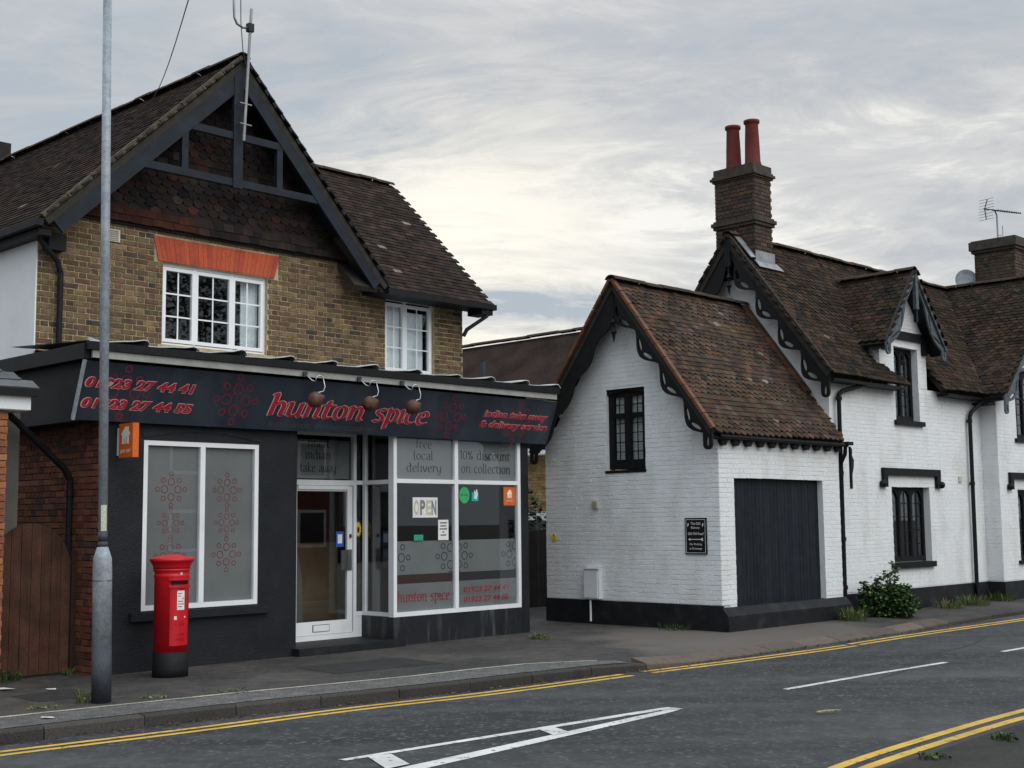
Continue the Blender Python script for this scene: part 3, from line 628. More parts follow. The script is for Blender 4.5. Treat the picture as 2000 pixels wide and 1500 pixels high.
def strip(name, a, b, za, zb, m, kind='structure'):
    k = len(a); mb = MB(); mb.add([(p.x, p.y, z) for p, z in zip(a, za)]+[(p.x, p.y, z) for p, z in zip(b, zb)], [(i, i+1, k+i+1, k+i) for i in range(k-1)])
    return tag(mb.build(name, m), kind=kind)
g = MB(); g.quad((-600, -400, -.16), (600, -400, -.16), (600, 900, -.16), (-600, 900, -.16)); tag(g.build('ground', 'verge_ground'), kind='structure')
# road between the two kerbs
NP = [(-6, -.6), (-3.4, 2.6), (-.9, 5.75), (1.08, 7.95), (2.53, 9.58), (3.91, 11.13), (5.24, 12.54), (7.55, 14.78), (12.3, 19.3), (22, 28)]
rd = MB(); A_ = [(p[0], p[1], -.11) for p in KP]; B_ = [(p[0], p[1], -.11) for p in NP]
ra = offset(KP, KN, .10)
def resample(P, n):
    L_ = [0]
    for p, q in zip(P[:-1], P[1:]): L_.append(L_[-1]+(V(q)-V(p)).length)
    out = []
    for i in range(n):
        t = L_[-1]*i/(n-1); k = max(j for j in range(len(P)-1) if L_[j] <= t+1e-9); f = (t-L_[k])/(L_[k+1]-L_[k]); out.append(V(P[k]).lerp(V(P[k+1]), f))
    return out
def strip_mesh(a, b, z): return [(p.x, p.y, z) for p in a]+[(p.x, p.y, z) for p in b], [(i, i+1, len(a)+i+1, len(a)+i) for i in range(len(a)-1)]
a60, b60 = resample([tuple(p) for p in ra], 60), resample(NP, 60)
rd.add(*strip_mesh(b60, a60, -.11)); tag(rd.build('road', 'road'), kind='structure')
# pavement: falls to the dropped kerb, level behind
inner = offset(KP, KN, 1.05); far = offset(KP, KN, 3.0)
farr = [V((-34, 20))]+[p+n*45 for p, n in zip(far[1:-1], KN[1:-1])]+[V((-4, 70))]
k12 = offset(KP, KN, .12); k40 = offset(KP, KN, .3)
pv = MB(); n_ = len(KP)
rows = [(k12, [z-.002 for z in KZ]), (k40, [z*.85-.001 for z in KZ]), (inner, [0]*n_), (far, [0]*n_)]
vs = [(p.x, p.y, z) for P, Z in rows for p, z in zip(P, Z)]
pv.add(vs, [(r*n_+i, r*n_+i+1, (r+1)*n_+i+1, (r+1)*n_+i) for r in range(3) for i in range(n_-1)])
f0, f1 = far[0], far[-1]
pv.add([(p.x, p.y, 0) for p in far]+[(40, 90, 0), (-60, 90, 0), (-40, 15, 0)], [tuple(range(n_+3))])
pavement = tag(pv.build('pavement', 'pave'), kind='structure')
cut = 12
strip('pavement_strip', offset(KP, KN, .16)[:cut+1], offset(KP, KN, .78)[:cut-1]+[V((1.0, 16.25)), V((1.25, 16.3))], [.004]*12+[-.012], [.004]*13, 'pavelight')
e0, e1 = offset(KP, KN, .78)[:cut-1]+[V((1.02, 16.27))], offset(KP, KN, .85)[:cut-1]+[V((1.03, 16.34))]
strip('concrete_edging', e0, e1, [.008]*12, [.008]*12, mat('concrete_edging_strip', (.33, .31, .26), .9, .35, 4, .3, 50))
# kerb stones, one by one; the dropped ones at the driveway are paler and tilted
kerb = MB().build('kerb', 'kerb'); tag(kerb, kind='structure')
KL = resample(KP, 400); 
def kz(p):
    best = min(range(len(KP)-1), key=lambda i: (V(p)-(V(KP[i])+V(KP[i+1]))/2).length); a, b = V(KP[best]), V(KP[best+1]); t = max(0, min(1, (V(p)-a).dot(b-a)/(b-a).length_squared)); return KZ[best]*(1-t)+KZ[best+1]*t
tot = sum((V(q)-V(p)).length for p, q in zip(KP[:-1], KP[1:])); nst = int(tot/.915)
KS = resample(KP, nst+1); rngk = random.Random(4)
for i in range(nst):
    a, b = KS[i], KS[i+1]; d = (b-a).normalized(); n = V((-d.y, d.x)); a2, b2 = a+d*.005, b-d*.005; za, zb = kz(a), kz(b); drop = (za+zb)/2 < -.05
    j = rngk.uniform(-.004, .004); w = .26 if drop else .13; rise = .055 if drop else 0; o = rngk.uniform(-.006, .006); ch = .018
    P = lambda q, off, z: (q.x+n.x*(off+o), q.y+n.y*(off+o), z+j)
    vs = []
    for q, z in ((a2, za), (b2, zb)): vs += [P(q, 0, -.14), P(q, .004, z-ch), P(q, ch, z), P(q, w, z+rise), P(q, w, -.14)]
    tint = (2.7, 2.35, 2.1) if drop else tuple(rngk.uniform(.75, 1.25) for _ in range(1))*3
    if drop: k = rngk.uniform(.8, 1.15); tint = tuple(x*k for x in tint)
    st = MB().add(vs, [(0, 1, 6, 5), (1, 2, 7, 6), (2, 3, 8, 7), (3, 4, 9, 8), (0, 4, 3, 2, 1), (5, 6, 7, 8, 9)], tint).build('kerb_stone', 'kerb', kerb)
# far (camera) side: low kerb and bare verge
NN = path_normals(NP); n0_, n1_ = offset(NP, NN, 0), offset(NP, NN, -.11); n2_ = offset(NP, NN, -40)
nk = MB().build('near_kerb', 'kerb'); tag(nk, kind='structure'); NS = resample(NP, 28)
for i in range(27):
    a, b = NS[i], NS[i+1]; d = (b-a).normalized(); n = V((d.y, -d.x)); a2, b2 = a+d*.005, b-d*.005; vs = []
    for q in (a2, b2): vs += [(q.x, q.y, -.14), (q.x, q.y, -.088), (q.x+n.x*.015, q.y+n.y*.015, -.075), (q.x+n.x*.12, q.y+n.y*.12, -.07), (q.x+n.x*.12, q.y+n.y*.12, -.14)]
    MB().add(vs, [(0, 1, 6, 5), (1, 2, 7, 6), (2, 3, 8, 7), (3, 4, 9, 8), (0, 4, 3, 2, 1), (5, 6, 7, 8, 9)], (1.1,)*3).build('kerb_stone', 'kerb', nk)
strip('verge', n1_, n2_, [-.066]*len(NP), [-.06]*len(NP), 'verge_ground')
# old repairs: slightly raised tarmac patches with their own edges
MT['repair'] = ground_mat('tarmac_repair', (.024, .0235, .023), (.07, .068, .066), (.034, .033, .032), .6)[0]
def patch(name, pts, z, m='repair'):
    r_ = random.Random(len(pts)+int(pts[0][0]*10)); P = []
    for i, p in enumerate(pts):
        q = V(pts[(i+1) % len(pts)]); a = V(p)
        for j in range(5): c = a.lerp(q, j/5); P.append((c.x+r_.uniform(-.02, .02), c.y+r_.uniform(-.02, .02), z))
    return tag(MB().add(P, [tuple(range(len(P)))]).build(name, m), kind='structure')
patch('pavement_repair', [(-2.7, 15.9), (-2.05, 15.2), (-.9, 16.2), (-1.5, 16.95)], .0035); patch('pavement_repair', [(-5.2, 13.5), (-4.75, 13.05), (-4.3, 13.5), (-4.8, 14.1)], .0035)
# painted markings
def painted(name, pts, w, m, z=-.106):
    a, b = [], []
    for p, n in zip([V(p) for p in pts], path_normals(pts)): a.append(p+n*w/2); b.append(p-n*w/2)
    return strip(name, a, b, [z]*len(pts), [z]*len(pts), m)
def smooth_path(P, k=6): return spline([tuple(p) for p in P], k)
Y1 = smooth_path([(-9, 6.45), (-6, 9.2), (-4.23, 10.8), (-3.03, 11.82), (-1.58, 13.16), (-.6, 13.92), (.3, 14.72), (1.35, 15.72)])
Y2 = smooth_path([(1.62, 15.98), (2.1, 16.4), (2.9, 17.1), (3.9, 18.02), (4.9, 19.0)])
Y3 = smooth_path([(4.98, 19.16), (6.2, 20.45), (7.6, 21.85), (9.1, 23.35), (13, 27.3), (18, 32.6)])
for P in (Y1, Y2, Y3):
    ns = path_normals(P)
    for d in (.085, -.085): painted('yellow_line', [tuple(V(p)+n*d) for p, n in zip(P, ns)], .082, 'yellowline')
YN = smooth_path([(-4, 1.4), (-1.2, 5.1), (.9, 7.8), (2.28, 9.78), (3.62, 11.33), (5.0, 12.77), (7.3, 15.0), (12, 19.6)])
ns = path_normals(YN)
for d in (-.05, -.235): painted('yellow_line', [tuple(V(p)+n*d) for p, n in zip(YN, ns)], .098, 'yellowline')
def poly_mark(name, pts, m='whiteline', z=-.106): return tag(MB().add([(x, y, z) for x, y in pts], [tuple(range(len(pts)))]).build(name, m), kind='structure')
MT['tar'] = mat('tar_seam', (.012, .012, .013), .6, .3, 4)
painted('road_seam', spline([(4.2, 15.1), (5.0, 16.3), (5.6, 17.6), (6.6, 18.9), (7.4, 20.4)], 4), .03, 'tar', -.1075)
poly_mark('white_road_marking', [(-1.40, 10.37), (-1.33, 10.33), (1.52, 12.90), (1.66, 12.90), (1.52, 13.02), (1.44, 12.98)])
poly_mark('white_road_marking', [(-2.6, 7.55), (-2.47, 7.47), (-.72, 9.93), (1.46, 12.63), (1.62, 12.86), (1.50, 12.865), (-.86, 10.03)])
for q in ([(-1.18, 10.47), (-1.0, 10.57), (-.82, 10.14), (-.98, 9.95)], [(.20, 11.74), (.34, 11.86), (.47, 11.57), (.33, 11.40)]): poly_mark('white_hatch_marking', q, z=-.102)
painted('white_dash', [(2.94, 14.26), (4.2, 15.5), (5.51, 16.71)], .085, 'whiteline'); painted('white_dash', [(6.7, 17.94), (7.9, 19.1), (9.3, 20.4)], .085, 'whiteline'); painted('white_dash', [(10.6, 21.7), (13, 24)], .085, 'whiteline')
# leaf litter in the gutter
rl = random.Random(9); lb = MB()
for _ in range(750):
    t = rl.random(); i = int(t*180)+60; p = KL[min(i, 399)]; q = KL[min(i+1, 399)]; d = (q-p).normalized(); n = V((-d.y, d.x)); c = p+d*rl.uniform(-.1, .1)-n*(abs(rl.gauss(0, .07))+.02); s = rl.uniform(.008, .026); a = rl.uniform(0, 6.28)
    x = V((math.cos(a), math.sin(a)))*s; y = V((-x.y, x.x))*.6; k = rl.uniform(.6, 1.3); z = -.098+rl.uniform(0, .01)
    lb.add([(c.x-x.x, c.y-x.y, z-.004), (c.x+y.x, c.y+y.y, z+rl.uniform(0, .012)), (c.x+x.x, c.y+x.y, z), (c.x-y.x, c.y-y.y, z)], [(0, 1, 2, 3)], tuple(v*k for v in rl.choice([(.07, .035, .02), (.09, .05, .025), (.045, .03, .02), (.14, .09, .045)])))
tag(lb.build('leaf_litter', 'litter'), kind='stuff')
# ================================================================== the take-away
shop = thing('takeaway_shop', 'brown brick house with a black painted take-away shopfront and steep gable', 'building', S)
P1 = 1.6                                     # upper wall stands back from the shopfront
F0 = front(0); FU = front(P1)
LWIN = (.365, 2.045, .715, 2.775)
b = MB(); wall_grid(b, F0, -.21, 2.66, -.12, 3.55, [LWIN], .28); b.build('front_wall', 'blackrender', shop)
# faint segmental arch over the left window
arc = [(.34+1.73*k/12, 2.80+.10*math.sin(math.pi*k/12)) for k in range(13)]
MB().prism(arc+[(x, z+.10) for x, z in arc[::-1]], F0, 0, .01).build('window_arch', 'blackrender', shop)
MB().box(.2, 2.2, -.07, .06, .60, .70).build('window_sill', 'blackrender', shop)
MB().box(7.02, 7.21, -.0, .3, -.12, 3.55).build('pier', 'blackrender', shop)
b = MB(); b.box(4.36, 7.02, -.005, .14, -.12, .40); b.box(4.36, 4.50, .14, .72, -.12, .405); b.build('stall_riser', 'stall', shop)
b = MB(); b.box(2.60, 4.46, -.16, .0, -.12, .10); b.box(2.662, 4.355, .0, .74, -.12, .098); b.build('doorstep', 'blackplinth', shop)
# shop interior, dim
b = MB(); b.quad((2.7, .75, .12), (7.15, .75, .12), (7.15, 4, .12), (2.7, 4, .12)); b.build('shop_floor', 'brownfloor', shop)
b = MB(); b.box(-.18, 7.2, 4.0, 4.1, 0, 3.5); b.box(7.12, 7.2, .31, 4, 0, 3.5); b.box(2.3, 2.42, .9, 4, 0, 3.5); b.build('inner_wall', 'maroon', shop)
MB().box(-.18, 7.2, .3, 4.1, 3.3, 3.36).build('shop_ceiling', 'interior', shop)
MB().box(4.9, 7.1, 2.1, 2.7, .12, 1.1).build('counter', 'film2', shop)
MB().box(3.3, 4.0, 3.2, 3.9, .12, 1.3).build('cupboard', 'brownfloor', shop)
b = MB(); b.box(2.45, 4.75, 1.75, 1.80, .121, 1.45); b.build('inner_screen', 'brownfloor', shop)
MB().prism([(3.62, .13), (3.75, .13), (3.75, .75), (3.95, .75), (3.95, .13), (4.08, .13), (4.05, .95), (3.98, 1.3), (3.86, 1.42), (3.74, 1.3), (3.66, .95)], front(1.745), 0, .02).build('carved_screen_arch', 'film2', shop)
# left display window
wl = window_unit(shop, F0, .365, 2.045, .715, 2.775, [], fr=.06, d0=-.06, d1=-.005, name='display_window')
MB().abox(F0, 1.165, 1.235, .775, 2.715, -.058, -.002).build('mullion', 'upvc', wl)
for a, c in ((.425, 1.165), (1.235, 1.985)): MB().abox(F0, a, c, .775, 2.715, -.036, -.03).build('pane', 'glass', wl)
MB().abox(F0, .42, 1.99, .77, 2.72, -.066, -.06).build('window_film', 'film', wl)
for x in (.785, 1.6):
    for z in (2.18, 1.765, 1.36): motif(wl, F0, x, z, -.0585, .225 if z != 1.765 else .19, 'winered')
# recessed door
FD = front(.70); D1 = 4.20
dr = MB(); dr.abox(FD, 2.9, D1, .10, .17, -.05, .01); dr.abox(FD, D1, D1+.055, .10, 3.3, -.06, .012); dr.abox(FD, 2.9, D1, 2.285, 2.36, -.05, .014); dr.abox(FD, 2.9, D1, 3.0, 3.3, -.05, .01)
dr.build('door_frame', 'upvc', shop)
d_ = MB(); d_.abox(FD, 3.12, 3.19, .175, 2.275, -.045, 0); d_.abox(FD, 4.095, 4.185, .175, 2.275, -.045, 0); d_.abox(FD, 3.19, 4.095, .175, .36, -.045, 0); d_.abox(FD, 3.19, 4.095, 2.20, 2.275, -.045, 0)
door = d_.build('shop_door', 'upvc', shop)
MB().abox(FD, 3.19, 4.095, .36, 2.20, -.028, -.02).build('pane', 'glass', door)
MB().abox(FD, 3.19, 4.10, 2.225, 2.28, .0, .03).build('door_closer', 'upvc', door)
b = MB(); b.abox(FD, 3.47, 3.77, .215, .315, 0, .006); lb_ = b.build('letterbox', 'blackprint', door); MB().abox(FD, 3.48, 3.76, .222, .308, .006, .012).build('letterbox_flap', 'upvc', door)
b = MB(); b.abox(FD, 4.09, 4.17, 1.06, 1.36, 0, .012); hd = b.build('door_handle', 'metal', door); MB().abox(FD, 3.95, 4.075, 1.07, 1.35, .03, .045).build('pull_plate', 'chrome', door)
MB().lathe(FD.p(4.145, 1.56, 0)+V((0, -.01, -.03)), [(.018, 0), (.018, .05)], 10).build('lock', 'blackprint', door)
MB().abox(FD, 2.9, D1, 2.36, 3.0, -.03, -.022).build('top_light', 'glass', shop); MB().abox(FD, 3.0, D1-.04, 2.38, 2.94, -.05, -.042).build('window_film', 'film', shop)
# narrow side light beside the door and the return pane of the bay
MB().abox(FD, D1+.055, 4.37, .40, .46, -.04, .012).build('side_light_rail', 'upvc', shop)
MB().abox(FD, D1+.055, 4.37, .10, .398, -.04, .005).build('side_light_panel', 'upvc', shop)
MB().abox(FD, D1+.055, 4.37, .46, 3.2, -.028, -.02).build('side_light_pane', 'glass', shop)
MB().abox(FD, D1+.055, 4.37, 2.30, 2.36, -.04, .011).build('side_light_transom', 'upvc', shop)
FLb = left(4.38)
bay = MB(); bay.abox(FLb, -.70, -.64, .40, 3.3, -.05, .004); bay.abox(FLb, -.64, -.06, .405, .46, -.05, .0); bay.abox(FLb, -.64, -.06, 2.30, 2.36, -.05, .0)
bay.box(4.362, 4.425, -.012, .10, .40, 3.3); bay.box(4.425, 7.02, -.008, .06, .40, .462); bay.box(5.58, 5.652, -.010, .06, .462, 3.3); bay.box(6.955, 7.02, -.010, .06, .462, 3.3)
bay.box(4.425, 5.58, -.008, .06, 2.31, 2.37); bay.box(5.652, 6.955, -.008, .06, 2.31, 2.37)
bayo = bay.build('shop_window', 'upvc', shop)
MB().abox(FLb, -.64, -.06, .46, 2.30, -.03, -.022).build('pane', 'glass', bayo); MB().abox(FLb, -.64, -.06, 2.36, 3.3, -.03, -.022).build('pane', 'glass', bayo)
FB = front(.03)
for a, c in ((4.425, 5.58), (5.652, 6.955)):
    MB().abox(FB, a, c, .462, 2.31, -.004, .004).build('pane', 'glass', bayo); MB().abox(FB, a, c, 2.37, 3.3, -.004, .004).build('pane', 'glass', bayo)
    MB().abox(FB, a, c, 2.37, 3.2, -.02, -.014).build('window_film', 'film', bayo)
    MB().abox(FB, a, c, .99, 1.47, -.02, -.014).build('window_film', 'film', bayo)
    MB().abox(FB, a, c, .462, .86, -.02, -.014).build('window_film', 'film', bayo)
    MB().abox(FB, a, c, .86, .99, -.022, -.016).build('window_band', 'blackprint' if a > 5 else 'maroon', bayo)
rr = .30
for s_, cl in ((4.43, (4.43, 5.57)), (5.53, (4.43, 5.57)), (5.70, (5.66, 6.95)), (6.93, (5.66, 6.95))): motif(bayo, FB, s_, 1.235, -.0125, rr, 'blackprint', clip=cl)
def win_text(txt, s0, w, t, xh, m='blackprint', ax=FB, par=bayo, n=-.012): return put_mesh(uncial_mesh(txt, w, xh, 0, nib=.15), 'window_lettering', m, par, ax.mtx(s0, t, n))
win_text('free', 4.84, .33, 2.83, .085); win_text('local', 4.80, .40, 2.66, .085); win_text('delivery', 4.66, .70, 2.48, .085)
win_text('10% discount', 5.75, 1.10, 2.69, .095); win_text('on collection', 5.77, 1.08, 2.485, .095)
win_text('hunton spice', 4.48, 1.04, .60, .10, 'red')
for t_, y in (('01923 27 44 41', .68), ('01923 27 44 55', .535)): put_mesh(text_mesh(t_, .98, .085, .18, .025, .001), 'window_lettering', 'red', bayo, FB.mtx(5.80, y, -.012))
win_text('finest', 3.40, .40, 2.83, .085, ax=FD, par=shop, n=-.038); win_text('indian', 3.36, .46, 2.66, .085, ax=FD, par=shop, n=-.038); win_text('take away', 3.26, .66, 2.475, .085, ax=FD, par=shop, n=-.038)
# side wall of the single-storey part: red brick
FLs = left(-.21)
MB().box(-.205, -.05, .006, 2.6, -.12, 3.0).build('side_wall', 'redmortar', shop)
brick_field(shop, FLs, -2.6, 0, -.05, 2.98, 'redbrick', REDB, keep=250, seed=3, name='side_brick', stuff='side_brickwork', bond='flemish')
# cornice: black boxed fascia round the front and left, flat felt roof behind
b = MB(); b.box(-.62, 7.50, -.45, -.36, 3.76, 3.855); b.box(-.60, 7.46, -.36, .35, 3.762, 3.83); b.build('cornice', 'blacktimber', shop)
b = MB(); b.box(-.64, -.50, -.36, 2.6, 3.66, 3.84); b.box(-.50, -.23, -.02, 2.6, 2.97, 3.70); b.build('side_cornice', 'blacktimber', shop)
MB().box(-.56, 7.46, -.42, -.385, 3.67, 3.757).build('sign_track', 'signtrim', shop)
MB().box(-.22, 7.21, .03, P1, 3.55, 3.84).build('flat_roof', 'underlay', shop)
rs = random.Random(5); x = -.62
while x < 7.0:
    w_ = rs.uniform(.66, .80); lift = rs.uniform(.04, .08); q = []
    prof = [(0, .0), (w_*.25, .004), (w_*.5, .014+rs.uniform(-.006, .01)), (w_*.75, .6*lift), (w_*.93, lift), (w_*1.0, lift*.9), (w_*1.04, lift*.3), (w_*1.05, -.004)]
    vs = []
    for y, k in ((-.45, 1.0), (-.30, .95), (.4, .5), (1.58, .35)):
        for a, h in prof: vs.append((x+a, y+rs.uniform(-.012, .012), 3.862+(y+.45)*.06+h*k+rs.uniform(-.003, .003)))
    m_ = len(prof); fs = [(r*m_+i, r*m_+i+1, (r+1)*m_+i+1, (r+1)*m_+i) for r in range(3) for i in range(m_-1)]
    k = len(vs); vs += [(a, c, z-.012) for a, c, z in vs[:m_]]; fs += [(i, k+i, k+i+1, i+1) for i in range(m_-1)]
    MB().add(vs, fs).build('roof_sheet', 'leadpale', shop, smooth=True); x += w_
b = MB(); b.tube([(-.18, .42, 3.98), (.16, .38, 3.92)], [.055, .03], 12); b.build('rolled_flashing', 'signtrim', shop, smooth=True)
# -------- upper storey
W1 = (1.535, 3.29, 4.225, 5.375); W2 = (5.585, 6.66, 4.145, 5.375)
GA, GZ, GSL, GSR = 2.50, 8.42, .955, 1.075           # gable apex and slopes
gz_at = lambda u: GZ-(GA-u)*GSL if u < GA else GZ-(u-GA)*GSR
b = MB(); wall_grid(b, FU, -.28, 7.32, 3.6, 5.5, [W1, W2], .3)
b.prism([(-.28, 5.5), (5.1, 5.5), (5.1, 5.5), (GA, gz_at(GA)-.12), (-.28, gz_at(-.28)-.12)][:2]+[(GA, GZ-.12), (-.28, gz_at(-.28)-.12)], FU, -.2, 0); b.build('upper_wall', 'mortar', shop)
hole2 = [W1, W2, (1.40, 3.48, 5.36, 5.735)]
brick_field(shop, FU, -.28, 7.32, 3.84, 5.90, 'brick', STOCK, inside=lambda s, t: (t < gz_at(s)-.1 and s < 5.2) or t < 5.47, holes=hole2, seed=1, joint=.0145)
MB().box(-.296, -.2, P1+.003, 10, 3.0, 5.75).build('rendered_side_wall', 'whiterender', shop)
MB().box(7.25, 7.315, P1+.02, 6, 3.0, 5.4).build('end_wall', 'mortar', shop)
MB().prism([(-1.5, 5.4), (-6, 5.4), (-3.7, 7.75)], left(7.315), 0, .06).build('end_gable', 'mortar', shop)
# red flat arch of gauged brick
n = 27
for i in range(n):
    a, c = i/n, (i+1)/n; x0, x1 = 1.46+1.94*a, 1.46+1.94*c; y0, y1 = 1.375+2.125*a, 1.375+2.125*c; k = random.uniform(.82, 1.12)
    MB().prism([(x0+.002, 5.385), (x1-.002, 5.385), (y1-.002, 5.725), (y0+.002, 5.725)], FU, -.01, .016+random.uniform(-.001, .001), (k, k*random.uniform(.9, 1.1), k)).build('lintel_brick', 'lintel', shop)
MB().prism([(1.47, 5.39), (3.39, 5.39), (3.49, 5.72), (1.385, 5.72)], FU, -.02, .009).build('lintel_backing', 'lintel', shop)
FW = front(P1+.06)
w1 = window_unit(shop, FW, W1[0], W1[1], W1[2], W1[3], [(1.57, 2.09, 4.27, 5.33), (2.09, 2.71, 4.27, 5.33), (2.71, 3.255, 4.27, 5.33)], fr=.035, cas=.05, bars=(1, 2), barw=.02)
for x in (2.09, 2.71): MB().abox(FW, x-.02, x+.02, W1[2]+.036, W1[3]-.036, -.048, .004).build('mullion', 'upvc', w1)
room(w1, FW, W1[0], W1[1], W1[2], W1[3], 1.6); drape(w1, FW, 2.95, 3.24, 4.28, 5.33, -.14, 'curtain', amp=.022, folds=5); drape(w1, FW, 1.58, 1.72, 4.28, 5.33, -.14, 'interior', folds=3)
w2 = window_unit(shop, FW, W2[0], W2[1], W2[2], W2[3], [(5.615, 6.05, 4.19, 5.30), (6.05, 6.63, 4.19, 5.30)], fr=.035, cas=.048, bars=(1, 2), barw=.018)
MB().abox(FW, 6.03, 6.075, 4.18, 5.34, -.048, .004).build('mullion', 'upvc', w2)
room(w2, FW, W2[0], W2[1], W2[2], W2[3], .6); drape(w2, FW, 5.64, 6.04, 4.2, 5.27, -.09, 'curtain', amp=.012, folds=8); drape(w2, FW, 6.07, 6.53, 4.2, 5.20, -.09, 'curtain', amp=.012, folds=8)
MB().box(1.45, 3.4, P1-.05, P1+.02, 4.14, 4.21).build('window_sill', 'mortar', shop)
MB().box(5.55, 6.7, P1-.03, P1+.02, 5.40, 5.44).build('window_head', 'greypaint', shop)
# hung tiles in the gable, bell-cast at the foot with a red band
FH = Ax((0, P1-.035, GZ), (1, 0, 0), (0, 0, -1), (0, -1, 0))
ins = lambda s, d: GZ-d < gz_at(s)-.16
tile_field(shop, FH, -.3, 5.2, GZ-6.02, 'hungtile', HTILE, lambda r: 'scale' if r % 8 < 6 else 'plain', inside=ins, keep=300, seed=11, name='hung_tile', stuff='hung_tiles')
FH2 = Ax((0, P1-.045, 6.035), (1, 0, 0), (0, -.16, -1), (0, -1, .16))
tile_field(shop, FH2, 2.05, 5.1, .19, 'hungtile', HTILE, lambda r: 'plain', inside=lambda s, d: 6.0-d < gz_at(s)-.18, keep=20, seed=13, name='band_tile', stuff='band_tiles')
tile_field(shop, FH2, -.2, 2.05, .19, 'hungtile', RTILE, lambda r: 'plain', inside=lambda s, d: 6.0-d < gz_at(s)-.18, keep=40, seed=12, name='band_tile', stuff='band_tiles')
MB().box(.15, 4.9, P1-.06, P1, 5.80, 5.845).build('tile_fillet', 'blacktimber', shop)
# main roof, its soffit, barge boards and ornamental timbers
VF, VB = 1.13, 11.0
EL, ER = (-.43, GZ-(GA+.43)*GSL), (5.24, GZ-(5.24-GA)*GSR)
b = MB(); slab(b, (EL[0], VF, EL[1]-.03), (GA, VF, GZ-.03), (GA, VB, GZ-.03), (EL[0], VB, EL[1]-.03), .09); slab(b, (ER[0], VF, ER[1]-.03), (GA, VF, GZ-.03), (GA, VB, GZ-.03), (ER[0], VB, ER[1]-.03), .09); b.build('roof', 'underlay', shop)
sl = math.hypot(1, GSL); AL = Ax((GA, 0, GZ), (0, -1, 0), (-1/sl, 0, -GSL/sl), (-GSL/sl, 0, 1/sl))
tile_field(shop, AL, -VB, -VF-.02, (GA-EL[0])*sl, 'tile', STILE, lambda r: 'plain', keep=150, seed=21)
sr = math.hypot(1, GSR); AR = Ax((GA, 0, GZ), (0, 1, 0), (1/sr, 0, -GSR/sr), (GSR/sr, 0, 1/sr))
tile_field(shop, AR, VF+.02, VF+2.6, (ER[0]-GA)*sr, 'tile', STILE, lambda r: 'plain', keep=20, seed=22)
ridge_tiles(shop, (GA, VF-.02, GZ+.03), (GA, VB, GZ+.03), .12)
def barge(parent, P0, P1_, ax, w, n0, n1, m, name='bargeboard'):
    d = (V(P1_)-V(P0)).normalized(); nrm = V((d.y, -d.x)); nrm = nrm if nrm.y < 0 else -nrm
    a, c = V(P0), V(P1_); return MB().prism([tuple(a), tuple(c), tuple(c+nrm*w), tuple(a+nrm*w)], ax, n0, n1).build(name, m, parent)
FBg = front(VF+.05)
MT['vergemortar'] = mat('mossy_verge_mortar', (.075, .066, .048), .95, .4, 7, .3, 50, .5, 60, dirt=(.03, .028, .022), ds=5, dlo=.45, dhi=.65, damt=.8)
def verge_strip(par, axis, fixed, a, za, b, zb, w=.07, th=.062, m='vergemortar', n=9):
    for i in range(n):
        t0, t1 = i/n, (i+1)/n; p = lambda t: ((fixed, a+(b-a)*t, za+(zb-za)*t) if axis == 'u' else (a+(b-a)*t, fixed, za+(zb-za)*t))
        MB().beam(p(t0+.002), p(t1-.002), w+random.uniform(-.004, .004), th+random.uniform(-.004, .004)).build('verge_mortar', m, par)
verge_strip(shop, 'v', VF+.02, EL[0]-.03, EL[1]-.005, GA-.02, GZ+.022); verge_strip(shop, 'v', VF+.02, GA+.02, GZ+.022, ER[0]+.03, ER[1]-.005, m='blacktimber')
barge(shop, (GA, GZ-.05), (EL[0]+.07, EL[1]+.02), FBg, .27, 0, .045, 'bluetimber'); barge(shop, (GA, GZ-.05), (ER[0]-.09, ER[1]+.06), FBg, .25, .002, .047, 'bluetimber')
for sgn, E_ in ((-1, EL), (1, ER)):   # dark soffit boards between barge and wall
    e = .16; b = MB(); slab(b, (E_[0], VF+.07, E_[1]-.13), (GA, VF+.07, GZ-.14), (GA, P1+.1, GZ-.14), (E_[0], P1+.1, E_[1]-.13), .02); b.build('soffit', 'blacktimber', shop)
def timber(x0, z0, x1, z1, w, n=.03): return MB().beam((x0, VF+.06-n, z0), (x1, VF+.06-n, z1), w, .07, (0, 1, 0)).build('timber', 'bluetimber', shop)
timber(2.43, 8.25, 2.43, 6.50, .155, .03); timber(.86, 6.58, 3.98, 6.58, .105, .012); timber(1.55, 7.26, 3.22, 7.26, .105, .012); timber(1.58, 6.63, 1.58, 7.21, .10, .008); timber(3.17, 6.63, 3.17, 7.21, .10, .008)
# wing roof to the right
WE, WR, WV0, WV1, WU = 5.42, 7.95, 1.17, 3.70, 7.55
ws = (WR-WE)/(WV1-WV0); b = MB(); slab(b, (4.6, WV0, WE-.03), (WU, WV0, WE-.03), (WU, WV1, WR-.03), (4.6, WV1, WR-.03), .09); slab(b, (2.6, WV1, WR-.03), (WU, WV1, WR-.03), (WU, 6.3, WE-.03), (2.6, 6.3, WE-.03), .09); b.build('wing_roof', 'underlay', shop)
wl_ = math.hypot(1, ws); AW = Ax((0, WV1, WR), (1, 0, 0), (0, -1/wl_, -ws/wl_), (0, -ws/wl_, 1/wl_))
tile_field(shop, AW, 2.6, WU, (WV1-WV0)*wl_+.06, 'tile', STILE, lambda r: 'plain', inside=lambda s, d: WR-d*ws/wl_ > GZ-(s-GA)*GSR-.06, keep=300, seed=23, gauge=.1)
ridge_tiles(shop, (3.0, WV1, WR+.02), (WU, WV1, WR+.02), .11)
b = MB(); b.box(5.2, 7.62, 1.06, 1.16, 5.31, 5.40); b.build('gutter', 'blacktimber', shop)
b = MB(); b.box(5.1, 7.5, 1.16, P1, 5.33, 5.38); b.box(7.3, 7.56, 1.10, 1.45, 5.22, 5.33); b.build('eaves_box', 'blacktimber', shop)
